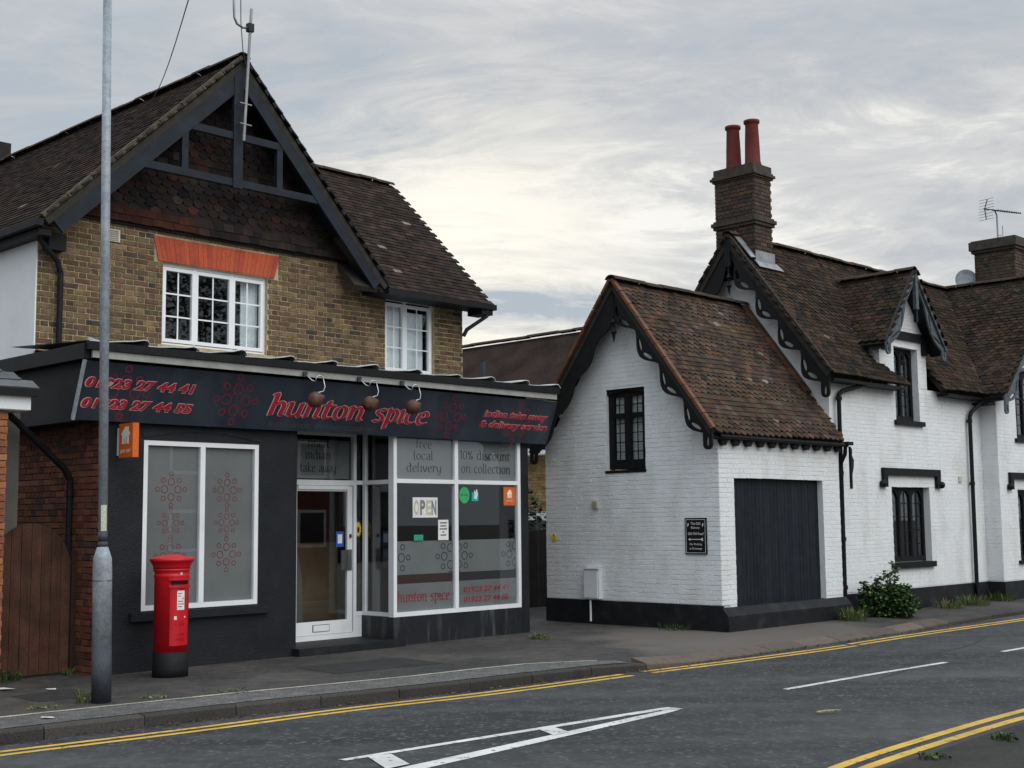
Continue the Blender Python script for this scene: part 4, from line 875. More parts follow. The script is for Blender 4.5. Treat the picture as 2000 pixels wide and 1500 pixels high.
MB().tube([(7.45, 1.12, 5.34), (7.45, 1.14, 5.2), (7.33, 1.5, 5.0), (7.33, 1.58, 4.9)], .035, 8).build('gutter_outlet', 'greypaint', shop)
b = MB(); b.box(EL[0]-.12, EL[0]-.02, VF-.02, VB, EL[1]-.13, EL[1]-.04); b.build('gutter', 'blacktimber', shop)
b = MB(); b.box(EL[0]-.02, -.28, VF+.1, VB, EL[1]-.22, EL[1]-.14); b.build('eaves_box', 'blacktimber', shop)
b = MB(); b.tube([(-.4, 1.25, 5.5), (-.36, 1.4, 5.38), (-.06, 1.5, 5.15), (0, 1.52, 5.0), (0, 1.52, 3.86)], .038, 10); b.build('downpipe', 'blacktimber', shop)
b = MB(); b.box(-.22, .02, 1.42, 1.6, 5.28, 5.5); b.build('eaves_corbel', 'blacktimber', shop)
MB().box(2.15, 2.72, 9.0, 9.7, 8.0, 8.90).build('chimney', 'blacktimber', shop)
# louvred vent
vent = MB(); vent.abox(FU, .62, .86, 5.545, 5.715, .008, .03); vo_ = vent.build('air_vent', 'cream', shop)
for i in range(6): MB().abox(FU, .645, .835, 5.562+.025*i, 5.574+.025*i, .03, .04).build('louvre', 'signtrim', vo_)
# ================================================================== fascia sign
sign = thing('fascia_sign', 'long sloping navy sign with red lettering over the take-away shopfront', 'sign', S, (3.4, -.1, 2.97))
B0 = V((0, -.10, 2.97)); T0_ = V((0, -.25, .66)).normalized(); NS_ = V((1, 0, 0)).cross(T0_)
SA = Ax(B0, (1, 0, 0), T0_, NS_)
MB().abox(SA, -.60, 7.51, 0, .715, -.03, 0).build('sign_board', 'signnavy', sign)
for a, c, nm in ((-.632, -.60, 'signtrim'), (7.51, 7.535, 'greypaint')): MB().abox(SA, a, c, -.005, .72, -.034, .006).build('end_trim', 'steel' if nm == 'signtrim' else nm, sign)
for x, y, r in ((-.05, .36, .34), (1.52, .37, .34), (5.30, .35, .33), (6.72, .33, .36)): motif(sign, SA, x, y, .0012, r, 'darkred')
for t_, x, y, w, h in (('01923 27 44 41', -.56, .402, 1.47, .135), ('01923 27 44 55', -.56, .150, 1.49, .135)):
    put_mesh(text_mesh(t_, w, h, .2, .06, .001), 'lettering_outline', 'pink', sign, SA.mtx(x-.008, y-.006, .0022)); put_mesh(text_mesh(t_, w-.02, h-.016, .2, .036, .002), 'sign_lettering', 'red', sign, SA.mtx(x+.004, y+.003, .0042))
for t_, x, y, w, xh in (('hunton', 2.04, .205, 1.60, .185), ('spice', 3.83, .205, 1.02, .185)):
    put_mesh(uncial_mesh(t_, w, xh, 0, nib=.215, thick=.085, shear=.13, grow=.035), 'lettering_outline', 'pink', sign, SA.mtx(x, y, .0025)); put_mesh(uncial_mesh(t_, w, xh, 0, nib=.205, thick=.075, shear=.13), 'sign_lettering', 'red', sign, SA.mtx(x, y, .0065))
for t_, x, y, w, h in (('indian take away', 5.97, .352, 1.45, .15), ('& delivery service', 5.93, .185, 1.53, .15)):
    put_mesh(text_mesh(t_, w, h, .2, .055, .001), 'lettering_outline', 'pink', sign, SA.mtx(x, y, .0022)); put_mesh(text_mesh(t_, w-.014, h-.012, .2, .03, .002), 'sign_lettering', 'red', sign, SA.mtx(x+.004, y+.003, .0042))
put_mesh(text_mesh('authentic indian cuisine', 1.75, .09, 0, 0, .001), 'faded_lettering', 'faintprint', sign, SA.mtx(2.1, .045, .0022))
# three copper swan-neck lamps over the sign
for i, (x, where) in enumerate(((2.44, 'over the first word of'), (3.36, 'between the two words of'), (4.14, 'over the last word of'))):
    l_ = thing('sign_lamp', 'copper swan neck lamp hanging %s the red shop name' % where, 'lamp', S, (x, -.44, 3.68), 'copper lamps along the fascia sign')
    b = MB(); b.box(x-.03, x+.03, -.47, -.44, 3.66, 3.73); b.build('bracket', 'greypaint', l_)
    pts = [(x, -.47, 3.69), (x+.06, -.52, 3.615), (x+.10, -.54, 3.60)]+[(x+.155-.055*math.cos(t), -.55-.03*(t/3.1), 3.61+.07*math.sin(t)) for t in [R(30*k) for k in range(7)]]+[(x+.20, -.62, 3.53), (x+.12, -.69, 3.46), (x+.0, -.73, 3.43)]
    MB().tube(pts, .0085, 8).build('swan_neck', 'chrome', l_, smooth=True)
    hx, hz = x-.035, 3.335; b = MB(); b.lathe((hx, -.72, hz), [(.02, -.10), (.07, -.085), (.098, -.04), (.103, 0), (.095, .045), (.07, .085), (.03, .105), (.012, .108)], 24); b.build('lamp_shade', 'copper', l_, smooth=True)
    MB().tube([(hx+.05, -.71, hz+.01), (hx+.15, -.68, hz+.04), (hx+.155, -.68, hz+.04)], [.05, .045, .03], 14).build('lamp_holder', 'copper', l_, smooth=True)
# hanging orange sign
hs = thing('hanging_sign', 'orange projecting sign with white house mark on the black shop wall', 'sign', S, (.02, 0, 2.54))
MB().box(.005, .04, -.085, .0, 2.57, 2.90).build('bracket', 'upvc', hs); MB().box(-.02, .06, -.40, -.085, 2.54, 2.945).build('sign_box', 'orange', hs)
HA = left(-.02); cx_, cz_ = .24, 2.80
house = [(-.10, 0), (0, .10), (.035, .068), (.035, .09), (.06, .09), (.06, .045), (.10, 0), (.075, -.01), (.075, -.115), (.03, -.115), (.03, -.02), (.018, -.02), (.014, -.115), (-.014, -.115), (-.018, -.05), (-.03, -.05), (-.03, -.115), (-.075, -.115), (-.075, -.01)]
put_mesh(curve_mesh([[(x*1.05, y) for x, y in house]], .002), 'house_mark', 'whiteprint', hs, HA.mtx(cx_, cz_+.015, .002)); put_mesh(text_mesh('JUST EAT', .235, .05, .15, .01, .001), 'sign_lettering', 'whiteprint', hs, HA.mtx(.125, 2.585, .002))
# stickers and notices on the glass
def notice(name, label, cat, ax, s0, s1, t0, t1, m, n=.0065, round_=False, F=S):
    c = ax.p((s0+s1)/2, t0, n); o = thing(name, label, cat, F, tuple(c))
    if round_: put_mesh(curve_mesh([ell(0, 0, (s1-s0)/2, (t1-t0)/2, 0, 32)], .002), 'sheet', m, o, ax.mtx((s0+s1)/2, (t0+t1)/2, n))
    else: MB().abox(ax, s0, s1, t0, t1, n-.001, n+.001).build('sheet', m, o)
    return o
op = notice('open_sign', 'white OPEN sign with fat outlined letters in the shop window', 'sign', FB, 4.76, 5.255, 1.81, 2.105, 'whiteprint')
for t_, x, m_ in (('O', 4.785, 'cream'), ('P', 4.905, 'film'), ('E', 5.02, 'cream'), ('N', 5.13, 'film')): put_mesh(text_mesh(t_, .10, .22, 0, .04, .001), 'sign_lettering', m_, op, FB.mtx(x, 1.845, .0085))
pn = notice('paper_notice', 'white printed paper notice taped to the shop window below the OPEN sign', 'notice', FB, 5.265, 5.475, 1.475, 1.775, 'whiteprint')
for i, w_ in enumerate((.14, .12, .15, .04, .11)): MB().abox(FB, 5.37-w_/2, 5.37+w_/2, 1.72-.045*i, 1.738-.045*i, .0075, .0085).build('print_line', 'faintprint', pn)
notice('green_sticker', 'small green rectangular sticker under the paper notices in the shop window', 'sticker', FB, 4.785, 4.965, 1.475, 1.56, mat('green_sticker_print', (.03, .30, .19), .5, .1))
gs = notice('round_sticker', 'round bright green sticker at the top of the right shop window', 'sticker', FB, 5.70, 5.92, 2.02, 2.27, mat('bright_green_print', (.04, .36, .13), .5, .1), round_=True); put_mesh(text_mesh('EAT LOCAL', .16, .035, 0, .01, .001), 'sign_lettering', mat('deep_green_print', (.01, .12, .05)), gs, FB.mtx(5.73, 2.13, .0085))
ds_ = notice('teal_sticker', 'teal sticker with a white animal head mark in the right shop window', 'sticker', FB, 5.965, 6.11, 2.055, 2.19, mat('teal_print', (.0, .40, .42), .5, .1)); put_mesh(curve_mesh([[(-.03, -.03), (.03, -.05), (.055, .02), (.045, .10), (.02, .10), (.015, .045), (0, .08), (-.02, .09), (-.015, .02)]], .001), 'head_mark', 'whiteprint', ds_, FB.mtx(6.04, 2.13, .0085))
os_ = notice('orange_sticker', 'square orange sticker with a white house mark in the shop window corner', 'sticker', FB, 6.665, 6.93, 1.99, 2.28, 'orange'); put_mesh(curve_mesh([[(x*.62, y*.62) for x, y in house]], .001), 'house_mark', 'whiteprint', os_, FB.mtx(6.80, 2.175, .0085)); put_mesh(text_mesh('JUST EAT', .14, .028, .1, .01, .001), 'sign_lettering', 'whiteprint', os_, FB.mtx(6.73, 2.045, .0085))
bs = notice('blue_door_sticker', 'blue and white card sticker on the glass shop door above the handle', 'sticker', FD, 3.90, 4.04, 1.40, 1.62, mat('blue_print', (.02, .10, .42), .5, .1), n=-.018); MB().abox(FD, 3.93, 4.01, 1.45, 1.58, -.0165, -.0155).build('card', 'whiteprint', bs)
sf = thing('sunflower_decal', 'yellow round flower decal on the narrow pane beside the shop door', 'decal', S, tuple(FD.p(4.31, 1.55, -.018)))
pet = []
for k in range(26): t = 2*math.pi*k/26; r_ = .10 if k % 2 else .075; pet.append((r_*.62*math.cos(t), r_*1.2*math.sin(t)))
put_mesh(curve_mesh([pet], .001), 'petals', mat('sunflower_yellow', (.70, .42, .03), .5, .1), sf, FD.mtx(4.312, 1.65, -.018)); put_mesh(curve_mesh([ell(0, 0, .022, .045)], .001), 'flower_heart', 'maroon', sf, FD.mtx(4.312, 1.64, -.016))
# aerial mast on the gable, overhead wires
am = thing('aerial_mast', 'leaning pale aerial mast bracketed to the front of the shop gable', 'aerial', S, (2.46, 1.04, 7.2))
MB().tube([(2.46, 1.04, 7.18), (2.565, 1.04, 9.16)], .021, 10).build('pole', 'signtrim', am)
MB().tube([(2.55, 1.04, 8.87), (2.42, 1.04, 8.84), (2.32, 1.04, 8.87), (2.275, 1.04, 8.95), (2.265, 1.04, 9.1), (2.25, 1.04, 9.9)], .017, 8).build('cranked_arm', 'metal', am, smooth=True)
b = MB(); b.box(2.50, 2.59, 1.0, 1.08, 8.81, 8.93); b.build('clamp', 'cable', am)
for z in (7.42, 7.72): MB().tube([(2.39, 1.10, z), (2.39, 1.03, z), (2.58, 1.03, z)], .012, 6).build('wall_bracket', 'metal', am)
MB().tube([(2.36, 1.03, 9.9), (2.38, 1.03, 8.9), (2.42, 1.03, 8.5), (2.47, 1.03, 8.3)], .007, 6).build('cable', 'cable', am)
tw = MB(); p0, p1 = V((-5.75, 19.95, 8.46)), V((-2.29, 8.94, 5.6)); p1 = CAM+(p1-CAM)*1.15
tw.tube([p0.lerp(p1, i/8)-V((0, 0, .16*math.sin(math.pi*i/8))) for i in range(9)]+[p1+(p1-p0)*.4], .0055, 5); tag(tw.build('telephone_wire', 'cable', None, G0, tuple(p0)), 'thin black telephone wire rising from the shop roof into the sky', 'wire')
# ================================================================== lamp post, pillar box, gate
lp = thing('lamp_post', 'tall galvanised lamp post with dark painted foot at the kerb', 'lamp post', Frame((-4.105, 12.99, 0), 0))
dx = -.0145
def lpz(z): return (dx*z, 0, z)
MB().tube([lpz(0), lpz(.555)], .096, 24).build('dark_base', 'greypaint', lp, smooth=True)
MB().tube([lpz(.555), lpz(1.33), lpz(1.42), lpz(1.535)], [.094, .094, .090, .052], 24).build('base_section', 'steel', lp, smooth=True)
MB().tube([lpz(1.53), lpz(1.56), lpz(1.575)], [.053, .053, .048], 24).build('collar', 'greypaint', lp, smooth=True)
MB().tube([lpz(1.57), lpz(8.2)], [.047, .043], 24).build('column', 'steel', lp, smooth=True)
MB().tube([lpz(1.585), lpz(1.68)], .0485, 24).build('dark_band', 'greypaint', lp, smooth=True)
b = MB(); vs = []; k = 8
for i in range(k+1):
    t = R(-95+i*70/k); x, y = .0492*math.cos(t)+.0, .0492*math.sin(t); vs += [(x+dx*1.69, y, 1.69), (x+dx*1.95, y, 1.95)]
b.add(vs, [(2*i, 2*i+2, 2*i+3, 2*i+1) for i in range(k)]); b.build('label_plate', 'label', lp)
b = MB(); b.box(-.10, -.088, -.03, .03, 1.12, 1.32); b.build('door_edge', 'blackgloss', lp); MB().tube([lpz(1.19), lpz(1.205)], .0965, 20).build('strap', 'metal', lp)
MB().tube([(dx*8.2, 0, 8.2), (dx*8.2+.15, -.25, 8.45), (dx*8.2+.6, -1.0, 8.55)], .03, 8).build('bracket_arm', 'steel', lp); MB().tube([(dx*8.2+.5, -.8, 8.55), (dx*8.2+.85, -1.4, 8.58)], [.07, .10], 10).build('lantern', 'steel', lp)
PB = thing('pillar_box', 'red cylindrical post box with black base standing on the pavement', 'post box', Frame((-4.0, 15.16, 0), S.az))
pb0 = V((0, 0, 0)); r0 = .196
MB().lathe(pb0, [(.205, -.02), (.205, .10), (.200, .12), (.200, .285)], 40).build('base', 'blackgloss', PB, smooth=True)
body = MB().lathe(pb0, [(.197, .285), (.197, 1.13), (.205, 1.145), (.205, 1.16), (.197, 1.175), (.197, 1.20), (.212, 1.215), (.212, 1.24)], 40).build('body', 'postred', PB, smooth=True)
MB().lathe(pb0, [(.212, 1.235), (.215, 1.262), (.228, 1.292), (.247, 1.318), (.254, 1.326), (.256, 1.348), (.248, 1.356), (.215, 1.366), (.14, 1.384), (.07, 1.396), (.02, 1.40), (.005, 1.401)], 40).build('cap', 'postred', PB, smooth=True)
def cyl_patch(name, m, a0, a1, z0, z1, r, th=.004, par=PB, k=10):
    vs = []; A0, A1 = R(a0-90), R(a1-90)
    for i in range(k+1):
        t = A0+(A1-A0)*i/k
        for rr_ in (r, r-th):
            for z in (z0, z1): vs.append((rr_*math.cos(t), rr_*math.sin(t), z))
    fs = []
    for i in range(k): b_ = 4*i; fs += [(b_, b_+4, b_+5, b_+1), (b_+1, b_+5, b_+7, b_+3), (b_, b_+2, b_+6, b_+4)]
    fs += [(0, 1, 3, 2), (4*k, 4*k+2, 4*k+3, 4*k+1)]
    return MB().add(vs, fs).build(name, m, par)
def cyl_text(t_, w, h, z, r, m, ang=0, name='raised_lettering', th=.006, bold=.01):
    me = text_mesh(t_, w, h, 0, bold, th)
    for v in me.vertices:
        a = R(ang-90)+(v.co.x-w/2)/r; v.co = ((r+v.co.z)*math.cos(a), (r+v.co.z)*math.sin(a), z+v.co.y)
    return put_mesh(me, name, m, PB, Matrix.Identity(4))
cyl_patch('door', 'postred', -36, 38, .36, 1.03, .1992, .004); cyl_patch('aperture_hood', 'postred', -40, 42, 1.105, 1.135, .222, .026); cyl_patch('aperture', 'blackgloss', -33, 36, 1.055, 1.095, .199, .003); cyl_patch('aperture_lip', 'postred', -40, 42, 1.018, 1.052, .216, .02)
cyl_patch('lock_plate', 'cream', -4, 4, 1.165, 1.195, .208, .004); pl = cyl_patch('notice_plate', 'whiteprint', -13, 14, .765, .985, .2045, .004)
for i, (a, c) in enumerate(((-10, 3), (-10, -1), (4, 11), (-10, 9), (-10, 11), (-10, 5))): cyl_patch('print_line', 'faintprint', a, c, .95-.03*i, .958-.03*i, .2055, .001, pl, 3)
cyl_patch('torn_sticker', 'whiteprint', -22, -13, .655, .695, .2025, .003); cyl_patch('torn_sticker', 'whiteprint', 15, 21, .675, .69, .2025, .003); cyl_patch('lock', 'metal', 26, 30, .60, .62, .206, .01)
cyl_text('E II R', .12, .06, .59, .201, 'postred', 0, bold=.02); cyl_text('POST', .10, .035, .47, .201, 'postred', 0); cyl_text('OFFICE', .13, .035, .42, .201, 'postred', 0)
gt = thing('garden_gate', 'brown arched wooden gate of upright planks beside the take-away', 'gate', S, (-.75, .50, 0))
FG = front(.50); gx0, gx1 = -1.28, -.30; gc = (gx0+gx1)/2; npl = 8
top = lambda x: 1.14+.64*math.sqrt(max(0, 1-((x-gc)/((gx1-gx0)/2*1.05))**2))
for i in range(npl):
    a = gx0+(gx1-gx0)*i/npl+.003; c = gx0+(gx1-gx0)*(i+1)/npl-.003; k = random.uniform(.85, 1.12); pts = [(a, .03), (c, .03)]+[(c+(a-c)*j/4, top(c+(a-c)*j/4)) for j in range(5)]
    MB().prism(pts, FG, 0, .022+random.uniform(0, .002), (k,)*3).build('plank', 'gate', gt)
MB().abox(FG, gx0+.02, gx1-.02, .25, .37, -.03, -.001, (.8,)*3).build('ledge', 'gate', gt); MB().abox(FG, gx0+.02, gx1-.02, 1.15, 1.27, -.03, -.001, (.8,)*3).build('ledge', 'gate', gt)
q = [FG.p(-1.18+.035*math.cos(t), .98+.045*math.sin(t), .03) for t in [2*math.pi*i/14 for i in range(15)]]; MB().tube(q, .006, 6, False).build('ring_latch', 'metal', gt)
MB().box(-.285, -.22, .47, .55, 0, 1.45, (.55,)*3).build('gate_post', 'gate', gt)
# soil pipe running across the passage
dp = thing('passage_pipe', 'dark downpipe slanting across the passage above the arched gate', 'pipe', S, (-.25, .6, 1.6))
MB().tube([(-1.2, .30, 3.02), (-1.05, .40, 2.95), (-.34, .60, 2.42), (-.265, .62, 2.30), (-.265, .62, .3)], .04, 10).build('pipe', 'blacktimber', dp); MB().tube([(-.265, .62, 2.1), (-.265, .62, 2.17)], .052, 10).build('pipe_collar', 'blacktimber', dp)
# neighbour at the left edge
nb = thing('neighbour_house', 'orange brick house corner with slate roof and white fascia at the left edge', 'building', S, (-1.6, 0, 0))
MB().box(-5.0, -1.345, .012, 3, -.05, 3.03).build('wall', 'redmortar', nb); brick_field(nb, F0, -4.6, -1.34, -.05, 3.02, 'redbrick', ORANGEB, keep=300, seed=31)
MB().box(-1.345, -.90, .64, .9, -.05, 3.5).build('rendered_pier', 'greyrender', nb)
MB().box(-5, -1.13, -.10, -.07, 3.05, 3.20).build('fascia_board', 'upvc', nb); MB().box(-5, -1.08, -.17, -.10, 3.20, 3.285).build('gutter', 'blacktimber', nb); MB().box(-5, -1.14, -.07, .5, 3.04, 3.07).build('soffit', 'upvc', nb)
ns_ = math.hypot(1, .62); AN = Ax((0, 1.0, 3.285+1.12*.62), (1, 0, 0), (0, -1/ns_, -.62/ns_), (0, -.62/ns_, 1/ns_))
b = MB(); slab(b, (-5, -.14, 3.27), (-1.12, -.14, 3.27), (-1.62, 1.0, 3.27+1.14*.62), (-5, 1.0, 3.27+1.14*.62), .06); b.build('roof', 'underlay', nb)
SL = pal([(1, (1, 1, 1)), (1, (0.8, 0.82, 0.85)), (1, (1.15, 1.12, 1.1))])
tile_field(nb, AN, -4.5, -1.10, 1.14*ns_, 'slate', SL, lambda r: 'plain', inside=lambda s, d: s < -1.14-(1.14-d/ns_)*.44, gauge=.19, wid=.30, keep=100, seed=33, name='roof_slate', stuff='roof_slates')
# ================================================================== white garage with its own steep roof
gar = thing('white_garage', 'white painted brick garage with steep brown tiled roof and black boarded door', 'building', W)
FL = left(0.0); FV = front(0.0)
GD = (.40, 3.04, .345, 2.40)
AZ, AV, ASL = 5.70, 1.87, 1.315                 # ridge height, ridge v, slope
GW_ = (-2.305, -1.46, 2.565, 3.955)
b = MB(); wall_grid(b, FL, -3.74, 0, -.1, 3.02, [(-2.305, -1.46, 2.565, 3.02)], .22); wall_grid(b, FL, -3.74, 0, 3.02, 3.02+1e-4, [], .2)
b.prism([(-3.6, 3.02), (-2.305, 3.02), (-2.305, AZ-.1-(2.305-AV)*ASL), (-AV, AZ-.1), (-1.46, AZ-.1-(AV-1.46)*ASL), (-1.46, 3.02), (-.14, 3.02), (-1.46, AZ-.1-(AV-1.46)*ASL)][:0] or [(-3.74, 3.02), (-2.305, 3.02), (-2.305, AZ-.13-(2.305-AV)*ASL)], FL, -.2, 0)
b.prism([(-2.305, 3.955), (-1.46, 3.955), (-1.46, AZ-.13-(AV-1.46)*ASL), (-AV, AZ-.13), (-2.305, AZ-.13-(2.305-AV)*ASL)], FL, -.2, 0); b.prism([(-1.46, 3.02), (0, 3.02), (-1.46, AZ-.13-(AV-1.46)*ASL)], FL, -.2, 0); b.build('gable_wall', 'whitejoint', gar)
ga = lambda s: AZ-abs(s+AV)*ASL
brick_field(gar, FL, -3.74, 0, .40, 5.6, 'whitebrick', WHITEB, jv=.002, inside=lambda s, t: t < ga(s)-.2, holes=[GW_], joint=.006, proud=.007, jitter=.0022, seed=41, slumpy=.004, keep=200)
b = MB(); wall_grid(b, FV, 0, 3.60, -.1, 3.1, [(GD[0], GD[1], -.1+1e-3, GD[3])], .13); b.build('street_wall', 'whitejoint', gar)
brick_field(gar, FV, 0, 3.60, .40, 3.02, 'whitebrick', WHITEB, jv=.002, holes=[(GD[0], GD[1], 0, GD[3])], joint=.0055, proud=.006, jitter=.0015, seed=42, slumpy=.003, keep=100)
b = MB(); b.box(-.035, .0, -.04, 3.74, -.1, .395); b.build('plinth', 'blackplinth', gar)
pf = [(-.03, -.1), (-.155, -.1), (-.15, .24), (-.03, .365), (.12, .365), (.12, -.1)]
b = MB(); k = len(pf); vs = [(-.05, y, z) for y, z in pf]+[(3.64, y, z) for y, z in pf]; b.add(vs, [tuple(range(k)), tuple(range(2*k-1, k-1, -1))]+[(i, (i+1) % k, (i+1) % k+k, i+k) for i in range(k)]); b.build('door_plinth', 'blackplinth', gar)
# boarded garage door
n = 25
for i in range(n):
    a = GD[0]+(GD[1]-GD[0])*i/n; c = GD[0]+(GD[1]-GD[0])*(i+1)/n; k = random.uniform(.8, 1.2); q = random.uniform(0, .003)
    MB().prism([(a+.003, .36), (c-.003, .36), (c-.003, GD[3]-.002), (a+.003, GD[3]-.002)], front(.10), q-.02, q, (k,)*3).build('door_board', 'garagedoor', gar)
MB().box(GD[0], GD[1], .112, .14, .2, GD[3]).build('door_backing', 'blacktimber', gar)
# corbels, eaves, gutter
for i in range(11): x = -.02+.345*i; MB().prism([(x, 2.96), (x+.05, 2.90), (x+.12, 2.90), (x+.17, 2.96), (x+.17, 2.99), (x, 2.99)], FV, .01, .085).build('corbel', 'blacktimber', gar)
MB().box(-.1, 3.62, -.10, -.005, 2.99, 3.07).build('eaves_board', 'blacktimber', gar)
MB().tube([(-.12, -.13, 3.035), (3.70, -.13, 3.02)], .036, 10).build('gutter', 'blacktimber', gar); MB().box(3.62, 3.80, -.20, -.06, 3.02, 3.08).build('gutter_end', 'blacktimber', gar)
MB().tube([(3.64, -.13, 3.01), (3.70, -.08, 2.86), (3.78, .05, 2.72)], .036, 8).build('gutter_outlet', 'blacktimber', gar)
# ornate bracket beside the downpipe
br = [(0, 0), (.05, -.05), (.04, -.16), (.10, -.24), (.085, -.36), (.03, -.5), (.03, -.75), (-.01, -.75), (-.01, 0)]
MB().prism([(3.80+x, 3.0+z) for x, z in br], front(-.10), 0, .04).build('bracket', 'blacktimber', gar)
# roof
U0, U1 = -.33, 3.58; EVF, EVB = -.12, 3.90; eg = lambda v: AZ+.07-abs(v-AV)*ASL
b = MB(); slab(b, (U0+.02, EVF, eg(EVF)-.05), (U1, EVF, eg(EVF)-.05), (U1, AV, AZ+.02), (U0+.02, AV, AZ+.02), .07); slab(b, (U0+.02, EVB, eg(EVB)-.05), (U1, EVB, eg(EVB)-.05), (U1, AV, AZ+.02), (U0+.02, AV, AZ+.02), .07); b.build('roof', 'underlay', gar)
ag = math.hypot(1, ASL); AG = Ax((0, AV, AZ+.045), (1, 0, 0), (0, -1/ag, -ASL/ag), (0, -ASL/ag, 1/ag))
tile_field(gar, AG, U0+.1, U1-.02, (AV-EVF)*ag+.05, 'tile', GTILE, lambda r: 'point' if (r % 9) in (1, 2, 3, 4, 5) else 'plain', seed=43, keep=300, gauge=.105, wid=.165, swoop=lambda s, d: .018*math.sin(s*1.7)*math.sin(d*1.4))
AGb = Ax((0, AV, AZ+.045), (-1, 0, 0), (0, 1/ag, -ASL/ag), (0, ASL/ag, 1/ag)); tile_field(gar, AGb, -U1, -U0, (EVB-AV)*ag, 'tile', GTILE, lambda r: 'plain', seed=44, keep=10)
ridge_tiles(gar, (U0-.02, AV, AZ+.075), (U1, AV, AZ+.075), .12)
def verge_run(par, u, w, v0, v1, zf, m, n, name='verge_tile', th=.05):
    for i in range(n):
        a = v0+(v1-v0)*i/n; c = v0+(v1-v0)*(i+1)/n; g_ = (c-a)*.02; MB().beam((u, a+g_, zf(a+g_)), (u+random.uniform(-.004, .004), c-g_, zf(c-g_)+random.uniform(-.004, .006)), w, th, (1, 0, 0) if False else (0, 0, 1)).build(name, m, par)
verge_run(gar, U0+.02, .09, AV-.02, EVF-.03, lambda v: eg(v)+.035, 'verge', 11); verge_run(gar, U0+.02, .09, AV+.02, EVB, lambda v: eg(v)+.035, 'verge', 11); verge_run(gar, U1-.07, .16, AV-.06, EVF+.62, lambda v: eg(v)+.04, 'verge', 11)
# carved barge boards
def ornate(parent, ax, P0, P1_, base, lobe, n, thick, m, n0=0.0, drop=.42, side=1, name='bargeboard', holes=True, start=.05):
    """Board from the apex P0 to the foot P1 (s, t in ax), its lower edge scalloped with pierced drops."""
    P0, P1_ = V(P0), V(P1_); X = (P1_-P0).normalized(); Lw = (P1_-P0).length; Y = V((X.y, -X.x)); Y = Y if Y.y < 0 else -Y
    low = []; HL = []; seg = Lw*(1-start)/n
    for i in range(n):
        x0 = Lw*start+seg*i
        for j in range(12):
            t = j/12; tt = t**1.05; low.append((x0+seg*t, base+lobe*max(0, math.sin(math.pi*tt))**1.35))
        if holes:
            HL.append(ell(x0+seg*.34, base+lobe*.40, seg*.15, lobe*.15, .42)); HL.append(ell(x0+seg*.66, base+lobe*.42, seg*.15, lobe*.15, -.42))
    outer = [(0, 0), (0, base*.9)]+low+[(Lw, base), (Lw, 0)]
    conv = lambda L_: [tuple(P0+X*x+Y*y) for x, y in L_]
    me = curve_mesh([conv(outer)]+[conv(h) for h in HL], thick); o = put_mesh(me, name, m, parent, ax.mtx(0, 0, n0))
    if drop:
        c = P0+X*(Lw-.09)+Y*(base*.45); w = .085; L1 = [(c.x-w, c.y+.06), (c.x+w, c.y+.06)]+[(c.x+w*math.cos(t), c.y-drop+w+w*math.sin(t)) for t in [-math.pi*i/10 for i in range(11)]]
        h1 = ell(c.x, c.y-drop+w*1.5, w*.33, w*1.0)
        put_mesh(curve_mesh([L1, h1], thick), name+'_drop', m, parent, ax.mtx(0, 0, n0+.006))
    return o
AB = left(U0+.05)
ornate(gar, AB, (-AV, AZ-.03), (-EVF, eg(EVF)-.03), .115, .21, 4, .04, 'blacktimber', drop=.34); ornate(gar, AB, (-AV, AZ-.03), (-EVB, eg(EVB)-.03), .27, .10, 4, .04, 'blacktimber', n0=-.002, drop=.34, holes=False)
def pendant(parent, p, k, m='blacktimber'):
    MB().lathe(p, [(.004, -.62*k), (.018, -.55*k), (.03, -.47*k), (.055, -.44*k), (.03, -.41*k), (.018, -.36*k), (.03, -.30*k), (.06, -.27*k), (.035, -.23*k), (.02, -.18*k), (.03, 0), (.03, .3)], 10).build('pendant', m, parent)
pendant(gar, (U0+.06, AV, AZ-.38), 1.0); MB().box(U0+.03, U0+.10, AV-.06, AV+.06, AZ-.55, AZ-.02).build('apex_block', 'blacktimber', gar)
b = MB()
for E_ in (EVF, EVB): slab(b, (U0+.06, E_, eg(E_)-.145), (U0+.06, AV, AZ-.075), (0, AV, AZ-.075), (0, E_, eg(E_)-.145), .02)
b.build('soffit', 'blacktimber', gar)
